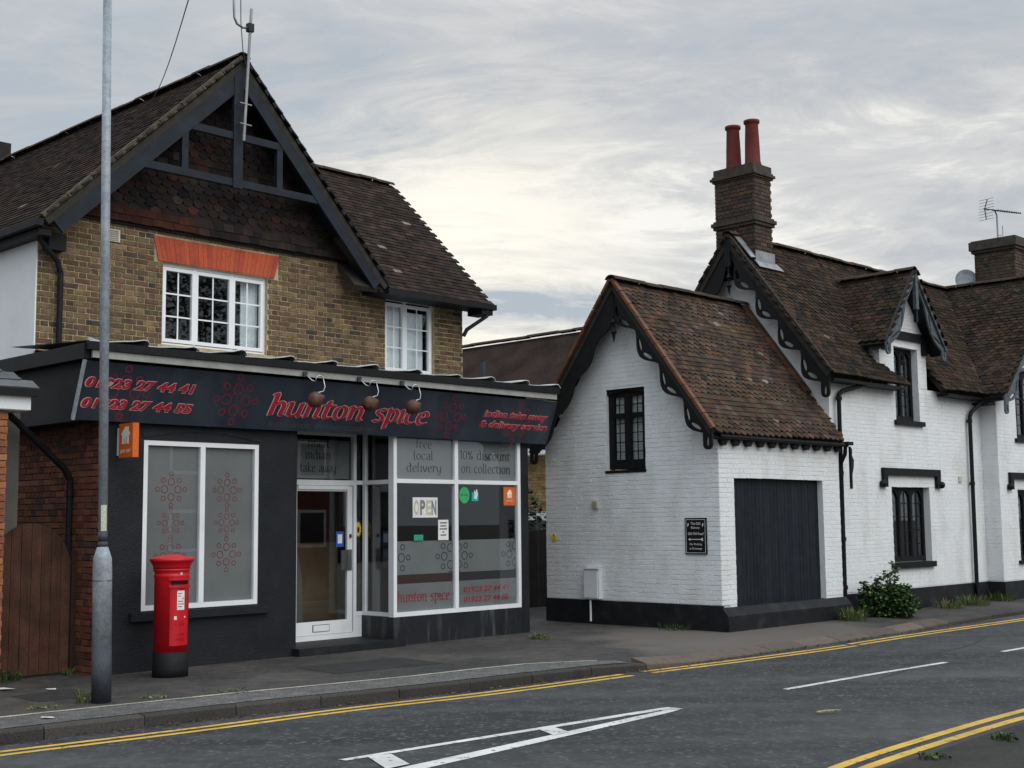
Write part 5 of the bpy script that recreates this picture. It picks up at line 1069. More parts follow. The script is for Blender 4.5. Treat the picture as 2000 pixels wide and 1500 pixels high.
# black leaded windows
def leaded(parent, ax, s0, s1, t0, t1, n, rec, cols=2, rows=5, arch=True, transom=None, back='interior', name='leaded_window', sill=None, m='blacktimber', blind=False, fr=.055, mull=.06):
    b = MB(); d0, d1 = -rec-.05, -rec
    b.abox(ax, s0, s0+fr, t0, t1, d0, d1); b.abox(ax, s1-fr, s1, t0, t1, d0, d1); b.abox(ax, s0+fr, s1-fr, t0, t0+fr*1.4, d0, d1); b.abox(ax, s0+fr, s1-fr, t1-fr, t1, d0, d1)
    w = b.build(name, m, parent); lw = (s1-s0-2*fr)/n
    for i in range(n):
        a = s0+fr+lw*i+(mull/2 if i else 0); c = s0+fr+lw*(i+1)-(mull/2 if i < n-1 else 0); e, f = t0+fr*1.4, t1-fr
        if i < n-1: MB().abox(ax, c, c+mull, e, f, d0, d1+.006).build('mullion', m, w)
        MB().abox(ax, a, c, e, f, d0+.015, d0+.021).build('pane', 'glass', w)
        q = MB(); cs = .024
        q.abox(ax, a, a+cs, e, f, d0+.02, d1-.004); q.abox(ax, c-cs, c, e, f, d0+.02, d1-.004); q.abox(ax, a+cs, c-cs, e, e+cs, d0+.02, d1-.004); q.abox(ax, a+cs, c-cs, f-cs, f, d0+.02, d1-.004)
        if transom: q.abox(ax, a+cs, c-cs, transom-.045, transom+.045, d0+.02, d1+.002)
        for k in range(1, cols): x = a+(c-a)*k/cols; q.abox(ax, x-.009, x+.009, e+cs, f-cs, d0+.025, d0+.034)
        for k in range(1, rows): y = e+(f-e)*k/rows; q.abox(ax, a+cs, c-cs, y-.008, y+.008, d0+.0255, d0+.0335)
        if arch:
            h = (c-a)*.62; sp = f-h
            for sg in (0, 1):
                pts = [(a, f), (a, sp)]+[(a+(c-a)/2*(1-math.cos(u_*math.pi/2))*.98, sp+h*math.sin(u_*math.pi/2)*.86+h*.1*u_) for u_ in [j/6 for j in range(1, 7)]]+[((a+c)/2, f)]
                if sg: pts = [(a+c-x, y) for x, y in pts]
                pts = [(min(max(x, a+.001), c-.001), y) for x, y in pts]; q.prism(pts, ax, d0+.022, d1-.002+.001*sg)
        q.build('leaded_light', m, w)
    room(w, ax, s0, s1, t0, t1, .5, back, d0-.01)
    if blind:
        for i in range(n):
            a = s0+fr+lw*i+.05; c = s0+fr+lw*(i+1)-.05; z = t0+.1
            bl = MB()
            while z < t1-.08: bl.abox(ax, a-.03, c+.03, z, z+.039, d0-.03, d0-.022); z += .042
            bl.build('blind', 'net', w)
    return w
gw = leaded(gar, FL, GW_[0], GW_[1], GW_[2]+.04, GW_[3]-.02, 2, .07, cols=2, rows=7, arch=False, transom=3.50, blind=True, fr=.09, mull=.11)
arcw = [(-2.305, 3.90), (-2.305, 3.955)]+[(-2.305+.845*i/10, 3.955+.02-.02*abs(1-i/5)**2) for i in range(11)]+[(-1.46, 3.955), (-1.46, 3.90), (-1.88, 3.945)]
MB().prism([(-2.305, 3.86), (-1.88, 3.925), (-1.46, 3.86), (-1.46, 3.96), (-2.305, 3.96)], FL, -.1, -.03).build('window_head', 'blacktimber', gar); MB().abox(FL, -2.33, -1.445, 2.53, 2.575, -.1, .02).build('window_sill', 'blacktimber', gar)
# fixtures on the gable wall
b = MB(); b.abox(FL, -2.62, -2.50, 1.945, 2.075, .01, .055); vb = b.build('wall_vent', 'cream', gar)
for i in range(3): MB().abox(FL, -2.605, -2.515, 1.965+.035*i, 1.98+.035*i, .055, .062).build('louvre', 'signtrim', vb)
mbx = thing('meter_box', 'white utility meter box low on the garage gable wall with a thin pipe below', 'meter box', W, (0, 2.62, .4))
MB().abox(FL, -2.79, -2.45, .42, .92, .01, .10).build('box_body', 'whiterender', mbx); MB().abox(FL, -2.775, -2.475, .44, .895, .10, .112).build('box_door', 'whiterender', mbx); MB().abox(FL, -2.80, -2.44, .92, .935, .01, .125).build('box_lid', 'upvc', mbx); MB().tube([(-.055, 2.68, .42), (-.055, 2.68, .04)], .018, 8).build('pipe', 'upvc', mbx)
bk = thing('black_wall_sign', 'black sign with white lettering and an arrow on the garage gable corner', 'sign', W, (-.01, .45, 1.18))
MB().abox(FL, -.665, -.245, 1.19, 1.765, .010, .03).build('sign_board', 'blackgloss', bk)
for a, c, e, f in ((-.645, -.265, 1.735, 1.741), (-.645, -.265, 1.21, 1.216), (-.645, -.639, 1.216, 1.735), (-.271, -.265, 1.216, 1.735)): MB().abox(FL, a, c, e, f, .03, .032).build('border_line', 'whiteprint', bk)
for t_, w_, y, h in (('The Old', .19, 1.655, .042), ('Bakery', .17, 1.585, .042), ('Old Mill Road', .30, 1.495, .042), ('No Parking', .24, 1.325, .042), ('in Driveway', .24, 1.255, .042)): put_mesh(text_mesh(t_, w_, h, 0, .0, .001), 'sign_lettering', 'whiteprint', bk, FL.mtx(-.455-w_/2, y, .0315))
ar = [(-.60, 1.425), (-.56, 1.45), (-.565, 1.43), (-.35, 1.43), (-.335, 1.448), (-.305, 1.448), (-.32, 1.43), (-.31, 1.425), (-.32, 1.42), (-.305, 1.402), (-.335, 1.402), (-.35, 1.42), (-.565, 1.42), (-.56, 1.40)]
put_mesh(curve_mesh([ar], .001), 'arrow', 'whiteprint', bk, FL.mtx(0, 0, .0315))
for s_ in (-.61, -.32): put_mesh(curve_mesh([[(0, 0), (.025, .04), (.012, .07), (-.004, .03)]], .001), 'corner_ornament', 'whiteprint', bk, FL.mtx(s_, 1.62, .0315))
yl = thing('warning_sign', 'small yellow warning sign at the far end of the garage gable wall', 'sign', W, (-.01, 3.55, 1.4))
put_mesh(curve_mesh([[(-3.61, 1.39), (-3.49, 1.39), (-3.49, 1.48), (-3.52, 1.48), (-3.55, 1.54), (-3.58, 1.48), (-3.61, 1.48)]], .006), 'plate', 'yellowsign', yl, FL.mtx(0, 0, .014)); put_mesh(curve_mesh([[(-3.57, 1.475), (-3.53, 1.475), (-3.55, 1.515)]], .001), 'warning_triangle', 'blackprint', yl, FL.mtx(0, 0, .018)); MB().abox(FL, -3.595, -3.505, 1.41, 1.415, .0175, .0185).build('print_line', 'blackprint', yl)
# ================================================================== cottage
cot = thing('white_cottage', 'white painted brick cottage with carved bargeboards, dormer and dark tiled roof', 'building', W, (3.6, .15, 0))
CV = .15; FC = front(CV); CU = 3.62; RV, RZ = 2.02, 7.10; ez = lambda v: RZ-abs(v-RV)*ASL
LW_ = (5.74, 7.24, .84, 2.325); UW_ = (6.03, 6.98, 3.56, 5.04)
DC, DZ, DS = 6.40, 6.50, 1.22                     # dormer centre, ridge, slope
DU0, DU1 = 5.47, 7.33
b = MB(); wall_grid(b, FC, CU, 9.64, -.1, 4.26, [LW_, (UW_[0], UW_[1], UW_[2], 4.26)], .2); b.build('front_wall', 'whitejoint', cot)
b = MB(); wall_grid(b, FC, DU0, DU1, 4.262, 5.3, [(UW_[0], UW_[1], 4.262+1e-4, UW_[3])], .2); b.prism([(DU0, 5.302), (DU1, 5.302), (DC+.1, DZ-.2), (DC-.1, DZ-.2)], FC, -.2, 0); b.build('dormer_wall', 'whitejoint', cot)
brick_field(cot, FC, CU+.15, 9.64, .40, 4.20, 'whitebrick', WHITEB, jv=.002, holes=[LW_, (UW_[0], UW_[1], UW_[2], 4.4)], joint=.005, proud=.006, jitter=.0012, seed=51, slumpy=.003, keep=200)
brick_field(cot, FC, DU0, DU1, 4.27, 6.2, 'whitebrick', WHITEB, jv=.002, inside=lambda s, t: t < DZ-.2-abs(s-DC)*DS, holes=[(UW_[0], UW_[1], 4.2, UW_[3])], joint=.005, proud=.006, seed=52, keep=0)
b = MB(); b.box(DU0+.003, DU0+.1, CV+.202, 1.4, 4.0, 5.29); b.box(DU1-.1, DU1-.003, CV+.202, 1.4, 4.0, 5.29); b.build('dormer_cheek', 'whiterender', cot)
b = MB(); b.box(CU+.1, 9.64, CV-.04, CV, -.1, .385); b.build('plinth', 'blackplinth', cot)
FCG = left(CU)
b = MB(); b.prism([(-3.9, 0), (-CV-.21, 0), (-CV-.21, ez(CV+.21)-.12), (-RV, RZ-.12), (-3.9, ez(3.9)-.12)], FCG, -.2, 0); b.build('gable_wall', 'whitejoint', cot)
brick_field(cot, FCG, -3.9, -CV, 2.9, 6.9, 'whitebrick', WHITEB, jv=.002, inside=lambda s, t: t < ez(-s)-.2 and t > ga(s)-.1, joint=.005, proud=.006, jitter=.0015, seed=53, keep=100)
# windows with hood moulds
leaded(cot, FC, LW_[0], LW_[1], LW_[2]+.05, LW_[3], 3, .13, cols=2, rows=5); leaded(cot, FC, UW_[0], UW_[1], UW_[2]+.05, UW_[3], 2, .13, cols=2, rows=6)
MB().abox(FC, LW_[0]-.13, LW_[1]+.05, .775, .88, -.13, .07).build('window_sill', 'blacktimber', cot); MB().abox(FC, UW_[0]-.09, UW_[1]+.1, 3.51, 3.60, -.13, .07).build('window_sill', 'blacktimber', cot)
def hood(parent, ax, s0, s1, t, w, dropL, balls=True):
    b = MB(); b.abox(ax, s0, s1, t-w, t, .008, .075); b.abox(ax, s0, s0+w*1.1, t-dropL, t-w, .008, .07); b.abox(ax, s1-w*1.1, s1, t-dropL, t-w, .008, .07)
    o = b.build('hood_mould', 'blacktimber', parent)
    if balls:
        for s_ in (s0-.03, s1+.03):
            q = MB(); c = ax.p(s_, t-dropL+.06, .06); q.lathe(c, [(.02, -.07), (.06, -.045), (.072, 0), (.06, .045), (.02, .07)], 12); q.build('label_stop', 'blacktimber', o, smooth=True)
hood(cot, FC, 5.36, 7.62, 2.67, .135, .36); hood(cot, FC, 5.55, 7.30, 5.34, .15, .40, False)
MB().abox(FC, 8.50, 8.62, 2.44, 2.56, .006, .03).build('air_vent', 'cream', cot)
# main roof
U2, U3 = 3.28, 12.3; CE = -.09
b = MB(); slab(b, (U2, CE, ez(CE)-.04), (DU0-.05, CE, ez(CE)-.04), (DU0-.05, RV, RZ-.04), (U2, RV, RZ-.04), .09); slab(b, (DU0-.05, CE, ez(CE)-.04), (DU0+.55, CE, ez(CE)-.04), (DU0+.02, .14, ez(.14)-.04), (DU0-.05, .14, ez(.14)-.04), .06); slab(b, (DU0-.05, 1.0, ez(1.0)-.04), (DU1+.05, 1.0, ez(1.0)-.04), (DU1+.05, RV, RZ-.04), (DU0-.05, RV, RZ-.04), .09); slab(b, (DU1+.24, CE, ez(CE)-.04), (U3, CE, ez(CE)-.04), (U3, RV, RZ-.04), (DU1+.05, RV, RZ-.04), .09)
slab(b, (U2, 4.25, ez(4.25)-.04), (U3+4, 4.25, ez(4.25)-.04), (U3+4, RV, RZ-.04), (U2, RV, RZ-.04), .09); b.build('roof', 'underlay', cot)
WGU, WGZ, WGS = 12.2, 7.12, .985                   # the street-facing wing at the right: ridge u, height, slope
wz = lambda u: WGZ-abs(u-WGU)*WGS
AM = Ax((0, RV, RZ), (1, 0, 0), (0, -1/ag, -ASL/ag), (0, -ASL/ag, 1/ag))
def main_in(s, d):
    z = RZ-d*ASL/ag; v = RV-d/ag
    if z < wz(s)-.05: return False
    if DU0-.02 < s < DC and v < .6: return v < .20 and s < DU0+.62*(.20-v)/(.20-CE)
    if DC <= s < DU1+.22*max(0, (.35-v)/(.35-CE)) and v < .6: return False
    if abs(s-DC) < 1.3 and z < DZ-.02-abs(s-DC)*DS and v < 1.45 and z > 5.0: return False
    return True
sag = lambda s, d: .03*math.sin(s*1.1+1)*math.sin(d*1.2)
sc_sh = lambda r: 'plain' if r % 11 == 0 else 'scale'
tile_field(cot, AM, U2+.02, U3, (RV-CE)*ag+.05, 'tile', CTILE, sc_sh, inside=main_in, seed=55, keep=190, swoop=sag)
ridge_tiles(cot, (U2-.02, RV, RZ+.03), (U3, RV, RZ+.03), .12)
AMb = Ax((0, RV, RZ), (-1, 0, 0), (0, 1/ag, -ASL/ag), (0, ASL/ag, 1/ag)); tile_field(cot, AMb, -U3-2, -U2, 1.0, 'tile', CTILE, lambda r: 'plain', seed=56, keep=5)
ABc = left(U2+.04)
ornate(cot, ABc, (-RV, RZ-.09), (-CE, ez(CE)-.09), .17, .25, 4, .04, 'blacktimber', drop=.40, start=.12); ornate(cot, ABc, (-RV, RZ-.09), (-4.25, ez(4.25)-.09), .28, .10, 4, .04, 'blacktimber', n0=-.002, drop=.40, start=.12, holes=False)
b = MB()
for E_ in (CE, 4.25): slab(b, (U2+.05, E_, ez(E_)-.15), (U2+.05, RV, RZ-.15), (CU, RV, RZ-.15), (CU, E_, ez(E_)-.15), .02)
b.build('soffit', 'blacktimber', cot); pendant(cot, (U2+.03, RV, RZ-.55), .95); MB().box(U2-.01, U2+.07, RV-.07, RV+.07, RZ-.6, RZ-.08).build('apex_block', 'blacktimber', cot)
MB().box(U2+.1, DU0+.5, CE-.02, CV, ez(CE)-.17, ez(CE)-.12).build('eaves_board', 'blacktimber', cot); MB().box(DU1+.4, 9.3, CE-.02, CV, ez(CE)-.17, ez(CE)-.12).build('eaves_board', 'blacktimber', cot)
verge_strip(cot, 'u', U2+.02, CE-.03, ez(CE)-.01, RV-.01, RZ+.02, m='underlay', n=11); verge_strip(cot, 'u', U2+.02, RV+.01, RZ+.02, 4.25, ez(4.25)-.01, m='underlay', n=11)
# dormer roof
dz = lambda u: DZ-abs(u-DC)*DS; DF = -.17; DE0, DE1 = DC-1.20, DC+1.16
b = MB(); slab(b, (DE0, DF, dz(DE0)-.04), (DC, DF, DZ-.04), (DC, 1.6, DZ-.04), (DE0, .45, dz(DE0)-.04), .07); slab(b, (DE1, DF, dz(DE1)-.04), (DC, DF, DZ-.04), (DC, 1.6, DZ-.04), (DE1, .45, dz(DE1)-.04), .07); b.build('dormer_roof', 'underlay', cot)
sd_ = math.hypot(1, DS); ADL = Ax((DC, 0, DZ), (0, -1, 0), (-1/sd_, 0, -DS/sd_), (-DS/sd_, 0, 1/sd_)); ADR = Ax((DC, 0, DZ), (0, 1, 0), (1/sd_, 0, -DS/sd_), (DS/sd_, 0, 1/sd_))
dl_in = lambda v, z: z > ez(v)-.04
tile_field(cot, ADL, -1.7, -DF, (DC-DE0)*sd_+.03, 'tile', CTILE, sc_sh, inside=lambda s, d: dl_in(-s, DZ-d*DS/sd_), seed=57, keep=80); tile_field(cot, ADR, DF, 1.7, (DE1-DC)*sd_+.03, 'tile', CTILE, sc_sh, inside=lambda s, d: dl_in(s, DZ-d*DS/sd_), seed=58, keep=10)
ridge_tiles(cot, (DC, DF-.02, DZ+.03), (DC, 1.5, DZ+.03), .11)
AD = front(DF+.02)
ornate(cot, AD, (DC, DZ-.06), (DE0-.02, dz(DE0)-.08), .085, .16, 1, .035, 'greyblue', drop=.22, start=.34); ornate(cot, AD, (DC, DZ-.06), (DE1+.02, dz(DE1)-.08), .085, .16, 1, .035, 'greyblue', n0=-.002, drop=.22, start=.34)
for sgn, E_ in ((-1, DE0), (1, DE1)):
    MB().beam((DC+sgn*.02, DF-.012, DZ-.04), (E_, DF-.012, dz(E_)-.05), .05, .03, (0, 1, 0)).build('barge_moulding', 'greyblue', cot)
verge_strip(cot, 'v', DF+.015, DE0-.02, dz(DE0)-.01, DC-.01, DZ+.015, m='underlay', n=5, w=.05, th=.055); verge_strip(cot, 'v', DF+.015, DC+.01, DZ+.015, DE1+.02, dz(DE1)-.01, m='underlay', n=5, w=.05, th=.055)
MB().box(DC-.05, DC+.05, DF-.04, DF+.03, DZ-.75, DZ-.03).build('apex_post', 'greyblue', cot); MB().box(DC-.035, DC+.035, DF-.02, DF+.04, DZ-1.0, DZ-.75).build('apex_drop', 'blacktimber', cot)
b = MB(); slab(b, (DE0, DF+.04, dz(DE0)-.13), (DC, DF+.04, DZ-.13), (DC, CV, DZ-.13), (DE0, CV, dz(DE0)-.13), .02); slab(b, (DE1, DF+.04, dz(DE1)-.13), (DC, DF+.04, DZ-.13), (DC, CV, DZ-.13), (DE1, CV, dz(DE1)-.13), .02); b.build('dormer_soffit', 'blacktimber', cot)
slab_ = MB(); slab(slab_, (DU0-.09, .14, ez(.14)+.03), (DU0, .14, ez(.14)+.05), (DU0, 1.1, ez(1.1)+.05), (DU0-.09, 1.1, ez(1.1)+.03), .02); slab_.build('lead_flashing', 'lead', cot)
# wing at the right edge
FWg = front(-.2); LW2 = (10.52, 12.0, .80, 2.30); UW2 = (10.62, 11.9, 3.40, 4.92)
b = MB(); wall_grid(b, FWg, 9.65, 14.75, -.1, 4.3, [LW2, (UW2[0], UW2[1], UW2[2], 4.3)], .2); wall_grid(b, FWg, 10.15, 14.25, 4.3, 4.93, [(UW2[0], UW2[1], 4.3+1e-4, UW2[3])], .2); b.prism([(10.2, 4.93), (14.2, 4.93), (WGU, WGZ-.1)], FWg, -.2, 0); b.build('wing_wall', 'whitejoint', cot)
MB().box(9.652, 9.8, -.19, CV, -.1, 4.3).build('wing_return', 'whitejoint', cot)
brick_field(cot, FWg, 9.65, 12.6, .40, 4.9, 'whitebrick', WHITEB, jv=.002, inside=lambda s, t: t < wz(s)-.2, holes=[LW2, UW2], joint=.005, proud=.006, jitter=.0012, seed=61, keep=0, stuff='wing_brickwork'); brick_field(cot, left(9.65), -CV, .2, .40, 4.25, 'whitebrick', WHITEB, jv=.002, joint=.005, proud=.006, seed=62, keep=0, stuff='return_brickwork')
b = MB(); b.box(9.61, 12.8, -.24, -.2, -.1, .385); b.box(9.61, 9.65, -.2, CV, -.1, .385); b.build('wing_plinth', 'blackplinth', cot)
leaded(cot, FWg, *LW2, 3, .1, cols=2, rows=5); leaded(cot, FWg, *UW2, 2, .1, cols=2, rows=6); hood(cot, FWg, 10.08, 12.4, 2.66, .135, .36)
MB().abox(FWg, 10.40, 12.1, .73, .80, -.1, .06).build('window_sill', 'blacktimber', cot); MB().abox(FWg, 10.5, 12.0, 3.32, 3.40, -.1, .06).build('window_sill', 'blacktimber', cot)
WF = -.56; WE0 = 9.30
b = MB(); slab(b, (WE0, WF, wz(WE0)-.04), (WGU, WF, WGZ-.04), (WGU, 2.2, WGZ-.04), (WE0, 2.2, wz(WE0)-.04), .08); slab(b, (15.1, WF, wz(15.1)-.04), (WGU, WF, WGZ-.04), (WGU, 2.2, WGZ-.04), (15.1, 2.2, wz(15.1)-.04), .08); b.build('wing_roof', 'underlay', cot)
wl2 = math.hypot(1, WGS); AWL = Ax((WGU, 0, WGZ), (0, -1, 0), (-1/wl2, 0, -WGS/wl2), (-WGS/wl2, 0, 1/wl2))
tile_field(cot, AWL, -2.3, -WF, (WGU-WE0)*wl2+.05, 'tile', CTILE, sc_sh, inside=lambda s, d: WGZ-d*WGS/wl2 > ez(-s)-.05, seed=63, keep=15, swoop=lambda s, d: .02*math.sin(d*2))
ridge_tiles(cot, (WGU, WF, WGZ+.03), (WGU, 2.2, WGZ+.03), .12)
AWF = front(WF+.02); ornate(cot, AWF, (WGU, WGZ-.06), (WE0-.02, wz(WE0)-.07), .17, .22, 4, .035, 'greyblue', drop=.36); ornate(cot, AWF, (WGU, WGZ-.06), (15.1, wz(15.1)-.07), .17, .22, 4, .035, 'greyblue', n0=-.002)
b = MB(); slab(b, (WE0, WF+.04, wz(WE0)-.13), (WGU, WF+.04, WGZ-.13), (WGU, -.2, WGZ-.13), (WE0, -.2, wz(WE0)-.13), .02); b.box(WE0, 9.65, -.2, .3, wz(WE0)-.2, wz(WE0)-.15); b.build('wing_soffit', 'blacktimber', cot)
# rainwater pipes
def swan(parent, pts, r=.042, collars=()):
    b = MB(); b.tube(pts, r, 10)
    for p in collars: b.tube([p, (p[0], p[1], p[2]+.07)], r*1.35, 10)
    b.build('downpipe', 'blacktimber', parent)
swan(cot, [(4.72, -.08, 4.34), (4.70, -.06, 4.20), (3.92, .05, 4.02), (3.80, .06, 3.94), (3.78, .07, .32), (3.80, .02, .05)], collars=[(3.80, .06, 3.84), (3.785, .07, 2.5), (3.785, .07, 1.33), (3.78, .07, .48)])
swan(cot, [(9.38, -.12, 4.33), (9.36, -.08, 4.16), (9.02, .04, 3.90), (8.98, .06, 3.80), (8.96, .07, .3), (8.96, .04, .05)], collars=[(8.98, .07, 3.68), (8.97, .07, 2.38), (8.96, .07, .3)])
# main chimney
CH = (3.60, 4.20, 1.60, 2.50)
b = MB(); b.box(CH[0]+.01, CH[1]-.01, CH[2]+.01, CH[3]-.01, 6.3, 8.40); b.build('chimney', 'sootymortar', cot)
for ax, a, c in ((left(CH[0]+.004), -CH[3], -CH[2]), (front(CH[2]+.004), CH[0], CH[1])):
    brick_field(cot, ax, a, c, 6.3, 8.43, 'brick', DARKSTOCK, keep=60, seed=64 if a < 0 else 65, name='chimney_brick', stuff='chimney_brickwork', proud=.012)
def band(z0, z1, o, nm='chimney_band', ch=CH): b = MB(); b.box(ch[0]-o, ch[1]+o, ch[2]-o, ch[3]+o, z0, z1); b.build(nm, mat(nm+'_brick', (.055, .045, .038), .9, .35, 7, .3, 50, .4, 60), cot)
band(7.32, 7.38, .035); band(7.38, 7.45, .065); band(7.45, 7.49, .03); band(8.25, 8.29, .03); band(8.29, 8.34, .065); band(8.34, 8.38, .035); band(8.38, 8.51, .012)
for y, x, h in ((2.24, 3.90, .90), (1.80, 3.90, .92)):
    MB().lathe((x, y, 8.51), [(.165, 0), (.17, .04), (.15, .10), (.14, h*.5), (.125, h-.10), (.13, h-.07), (.155, h-.05), (.155, h), (.125, h), (.12, h-.2)], 24).build('chimney_pot', 'terracotta', cot, smooth=True)
b = MB(); slab(b, (CH[0]-.16, CH[2]-.02, ez(CH[2])+.10), (CH[0]+.02, CH[2]-.02, ez(CH[2])+.12), (CH[0]+.02, RV, RZ+.14), (CH[0]-.16, RV, RZ+.10), .02); b.build('lead_flashing', 'lead', cot)
b = MB(); vs = [(CH[0]-.02, CH[2]-.014, 6.62), (CH[1]+.06, CH[2]-.014, 6.62), (CH[1]+.06, CH[2]-.014, 6.76), (CH[0]-.02, CH[2]-.014, 6.76)]; b.prism([(CH[0]-.02, ez(CH[2])+.02), (CH[1]+.02, ez(CH[2])+.02), (CH[1]+.02, 6.80), (CH[0]-.02, 6.80)], front(CH[2]-.012), 0, .012); slab(b, (CH[0]-.02, CH[2]-.11, ez(CH[2]-.11)+.07), (CH[1]+.2, CH[2]-.11, ez(CH[2]-.11)+.07), (CH[1]+.1, CH[2]-.01, ez(CH[2])+.07), (CH[0]-.05, CH[2]-.01, ez(CH[2])+.07), .012); b.build('lead_apron', 'lead', cot)
# second chimney, aerial and dish
CH2 = (12.5, 13.4, .44, 1.41)
b = MB(); b.box(CH2[0]+.01, CH2[1], CH2[2]+.01, CH2[3], 6.0, 8.15); b.build('chimney', 'sootymortar', cot)
for ax, a, c in ((left(CH2[0]+.004), -CH2[3], -CH2[2]), (front(CH2[2]+.004), CH2[0], CH2[1])):
    brick_field(cot, ax, a, c, 6.6, 8.0, 'brick', DARKSTOCK, keep=40, seed=66 if a < 0 else 67, name='chimney_brick', stuff='chimney_brickwork', proud=.012)
band(7.95, 8.02, .05, ch=CH2); band(8.02, 8.22, .09, ch=CH2); band(8.22, 8.25, .05, ch=CH2)
ta = thing('tv_aerial', 'toothed television aerial on a thin mast above the right chimney', 'aerial', W, (12.75, .92, 8.25))
p = V((12.75, .92, 8.25)); MB().tube([p, p+V((0, 0, .62))], .022, 8).build('mast', 'signtrim', ta)
bd, ed = V((.8, -.6, -.09)), V((.6, .8, .12)); c = p+V((0, 0, .72)); MB().tube([p+V((0, 0, .6)), c-bd*.05], .016, 6).build('stay', 'cable', ta); MB().tube([c-bd*.33, c+bd*.62], .015, 6).build('boom', 'cable', ta)
for i in range(11): q = c+bd*(-.02+.058*i); L_ = .15-.004*i; MB().tube([q-ed*L_, q+ed*L_], .0075, 5).build('director', 'metal', ta)
MB().tube([c-bd*.27+V((0, 0, -.25)), c-bd*.30, c-bd*.22+V((0, 0, .25))], .012, 6).build('reflector_post', 'cable', ta)
for i in range(8): z = -.25+.07*i; q = c-bd*(.27 if z < 0 else .25)+V((0, 0, z)); MB().tube([q-ed*.33, q+ed*.33], .006, 5).build('reflector', 'metal', ta)
MB().tube([p+V((0, 0, .12)), p+V((.1, -.08, .12)), p+V((.1, -.08, .35))], .010, 5).build('side_rod', 'metal', ta)
di = thing('satellite_dish', 'grey satellite dish half hidden behind the right chimney and ridge', 'dish', W, (12.45, 1.62, 7.25))
dn = V((-.72, -.68, .12)).normalized(); a1 = dn.orthogonal().normalized(); a2 = dn.cross(a1); vs = []; rings = 6
for r in range(rings+1):
    for k in range(24): t = k*math.pi/12; q = .27*r/rings; vs.append(V((12.45, 1.62, 7.33))+a1*math.cos(t)*q+a2*math.sin(t)*q+dn*(.05*(r/rings)**2))
MB().add(vs, [(r*24+k, r*24+(k+1)%24, (r+1)*24+(k+1)%24, (r+1)*24+k) for r in range(rings) for k in range(24)]).build('dish_face', 'steel', di, smooth=True)
MB().tube([(12.45, 1.62, 6.9), (12.47, 1.64, 7.32)], .02, 6).build('dish_mount', 'metal', di)
# ================================================================== behind the gap: fence, hedge, van, yellow brick house
fe = thing('board_fence', 'dark brown upright board fence closing the gap behind the driveway', 'fence', W, (1, 6.0, 0))
for i in range(40):
    x = -1.3+.125*i; k = random.uniform(.7, 1.3); MB().box(x, x+.115, 5.98, 6.0+random.uniform(0, .008), .03, 1.55+random.uniform(-.012, .012), (k,)*3).build('fence_board', 'fence', fe)
for z in (.4, 1.2): MB().box(-1.3, 3.7, 6.01, 6.06, z, z+.09, (1, 1, 1)).build('fence_rail', 'fence', fe)
hg = thing('hedge_bush', 'dark green bush growing up behind the board fence', 'bush', W, (2.75, 6.9, 0))
rg = random.Random(3); b = MB(); leaves(b, (2.62, 6.95, 1.35), (.55, .6, 1.15), 1500, .09, [(.020, .038, .014), (.030, .055, .018), (.014, .026, .010)], rg); b.build('foliage', 'leaf', hg); MB().tube([(2.7, 6.9, 0), (2.68, 6.95, 1.6)], [.05, .02], 6).build('stem', 'bark', hg)
far_ = thing('yellow_brick_house', 'low yellow brick house with long dark brown roof behind the gap', 'building', W, (10, 14, 0))
MB().box(7.2, 12.8, 9.5, 30, 0, 3.45).build('wall', 'redmortar', far_); FF = left(7.2-.0); brick_field(far_, FF, -16, -9.5, 2.0, 3.42, 'farbrick', YELB, keep=60, seed=71, Ln=.228, Hc=.0765); brick_field(far_, FF, -16, -9.5, 0.0, 2.0, 'farbrick', YELB, keep=0, seed=72, stuff='lower_brickwork')
MB().box(6.88, 6.92, 9.2, 30, 3.42, 3.60).build('fascia_board', 'upvc', far_); MB().box(6.92, 7.2, 9.2, 30, 3.40, 3.42).build('soffit', 'upvc', far_)
b = MB(); slab(b, (6.84, 9.0, 3.62), (10.0, 9.0, 7.0), (10.0, 30, 7.0), (6.84, 30, 3.62), .12); slab(b, (13.16, 9.0, 3.62), (10.0, 9.0, 7.0), (10.0, 30, 7.0), (13.16, 30, 3.62), .12); b.build('roof', 'farroof', far_)
ridge_tiles(far_, (10, 9, 7.05), (10, 24, 7.05), .12, 'ridge', .6)
MB().tube([(8.55, 14.2, 5.3), (8.55, 14.2, 6.25)], .085, 10).build('vent_pipe', 'greypaint', far_)
van = thing('white_van', 'white van with dark windows parked beyond the fence, seen through the gap', 'van', Frame(W.w((5.3, 9.3, 0)), W.az+R(90)))
sidep = [(-2.3, .35), (2.25, .35), (2.35, .95), (1.75, 1.15), (1.25, 1.85), (1.0, 1.95), (-2.2, 1.95), (-2.35, 1.7)]
AVs = Ax((0, 0, 0), (1, 0, 0), (0, 0, 1), (0, -1, 0)); MB().prism(sidep, AVs, -.88, .88).build('body', 'vanwhite', van)
for n0, n1 in ((.88, .895), (-.895, -.88)):
    MB().prism([(.2, 1.2), (1.5, 1.2), (1.15, 1.75), (.2, 1.75)], AVs, n0, n1).build('window', 'carglass', van); MB().prism([(-2.05, 1.2), (.05, 1.2), (.05, 1.75), (-2.0, 1.75)], AVs, n0, n1).build('window', 'carglass', van)
for x in (-1.5, 1.5):
    for y in (-.80, .80): q = MB().tube([(x, y-.1, .33), (x, y+.1, .33)], .33, 20).build('wheel', 'rubber', van); MB().tube([(x, y-.105, .33), (x, y+.105, .33)], .19, 16).build('rim', 'steel', q)
for sx, sgn in ((-2.36, -1), (2.36, 1)): MB().box(sx-.03, sx+.03, -.85, .85, .38, .58).build('bumper', 'rubber', van)
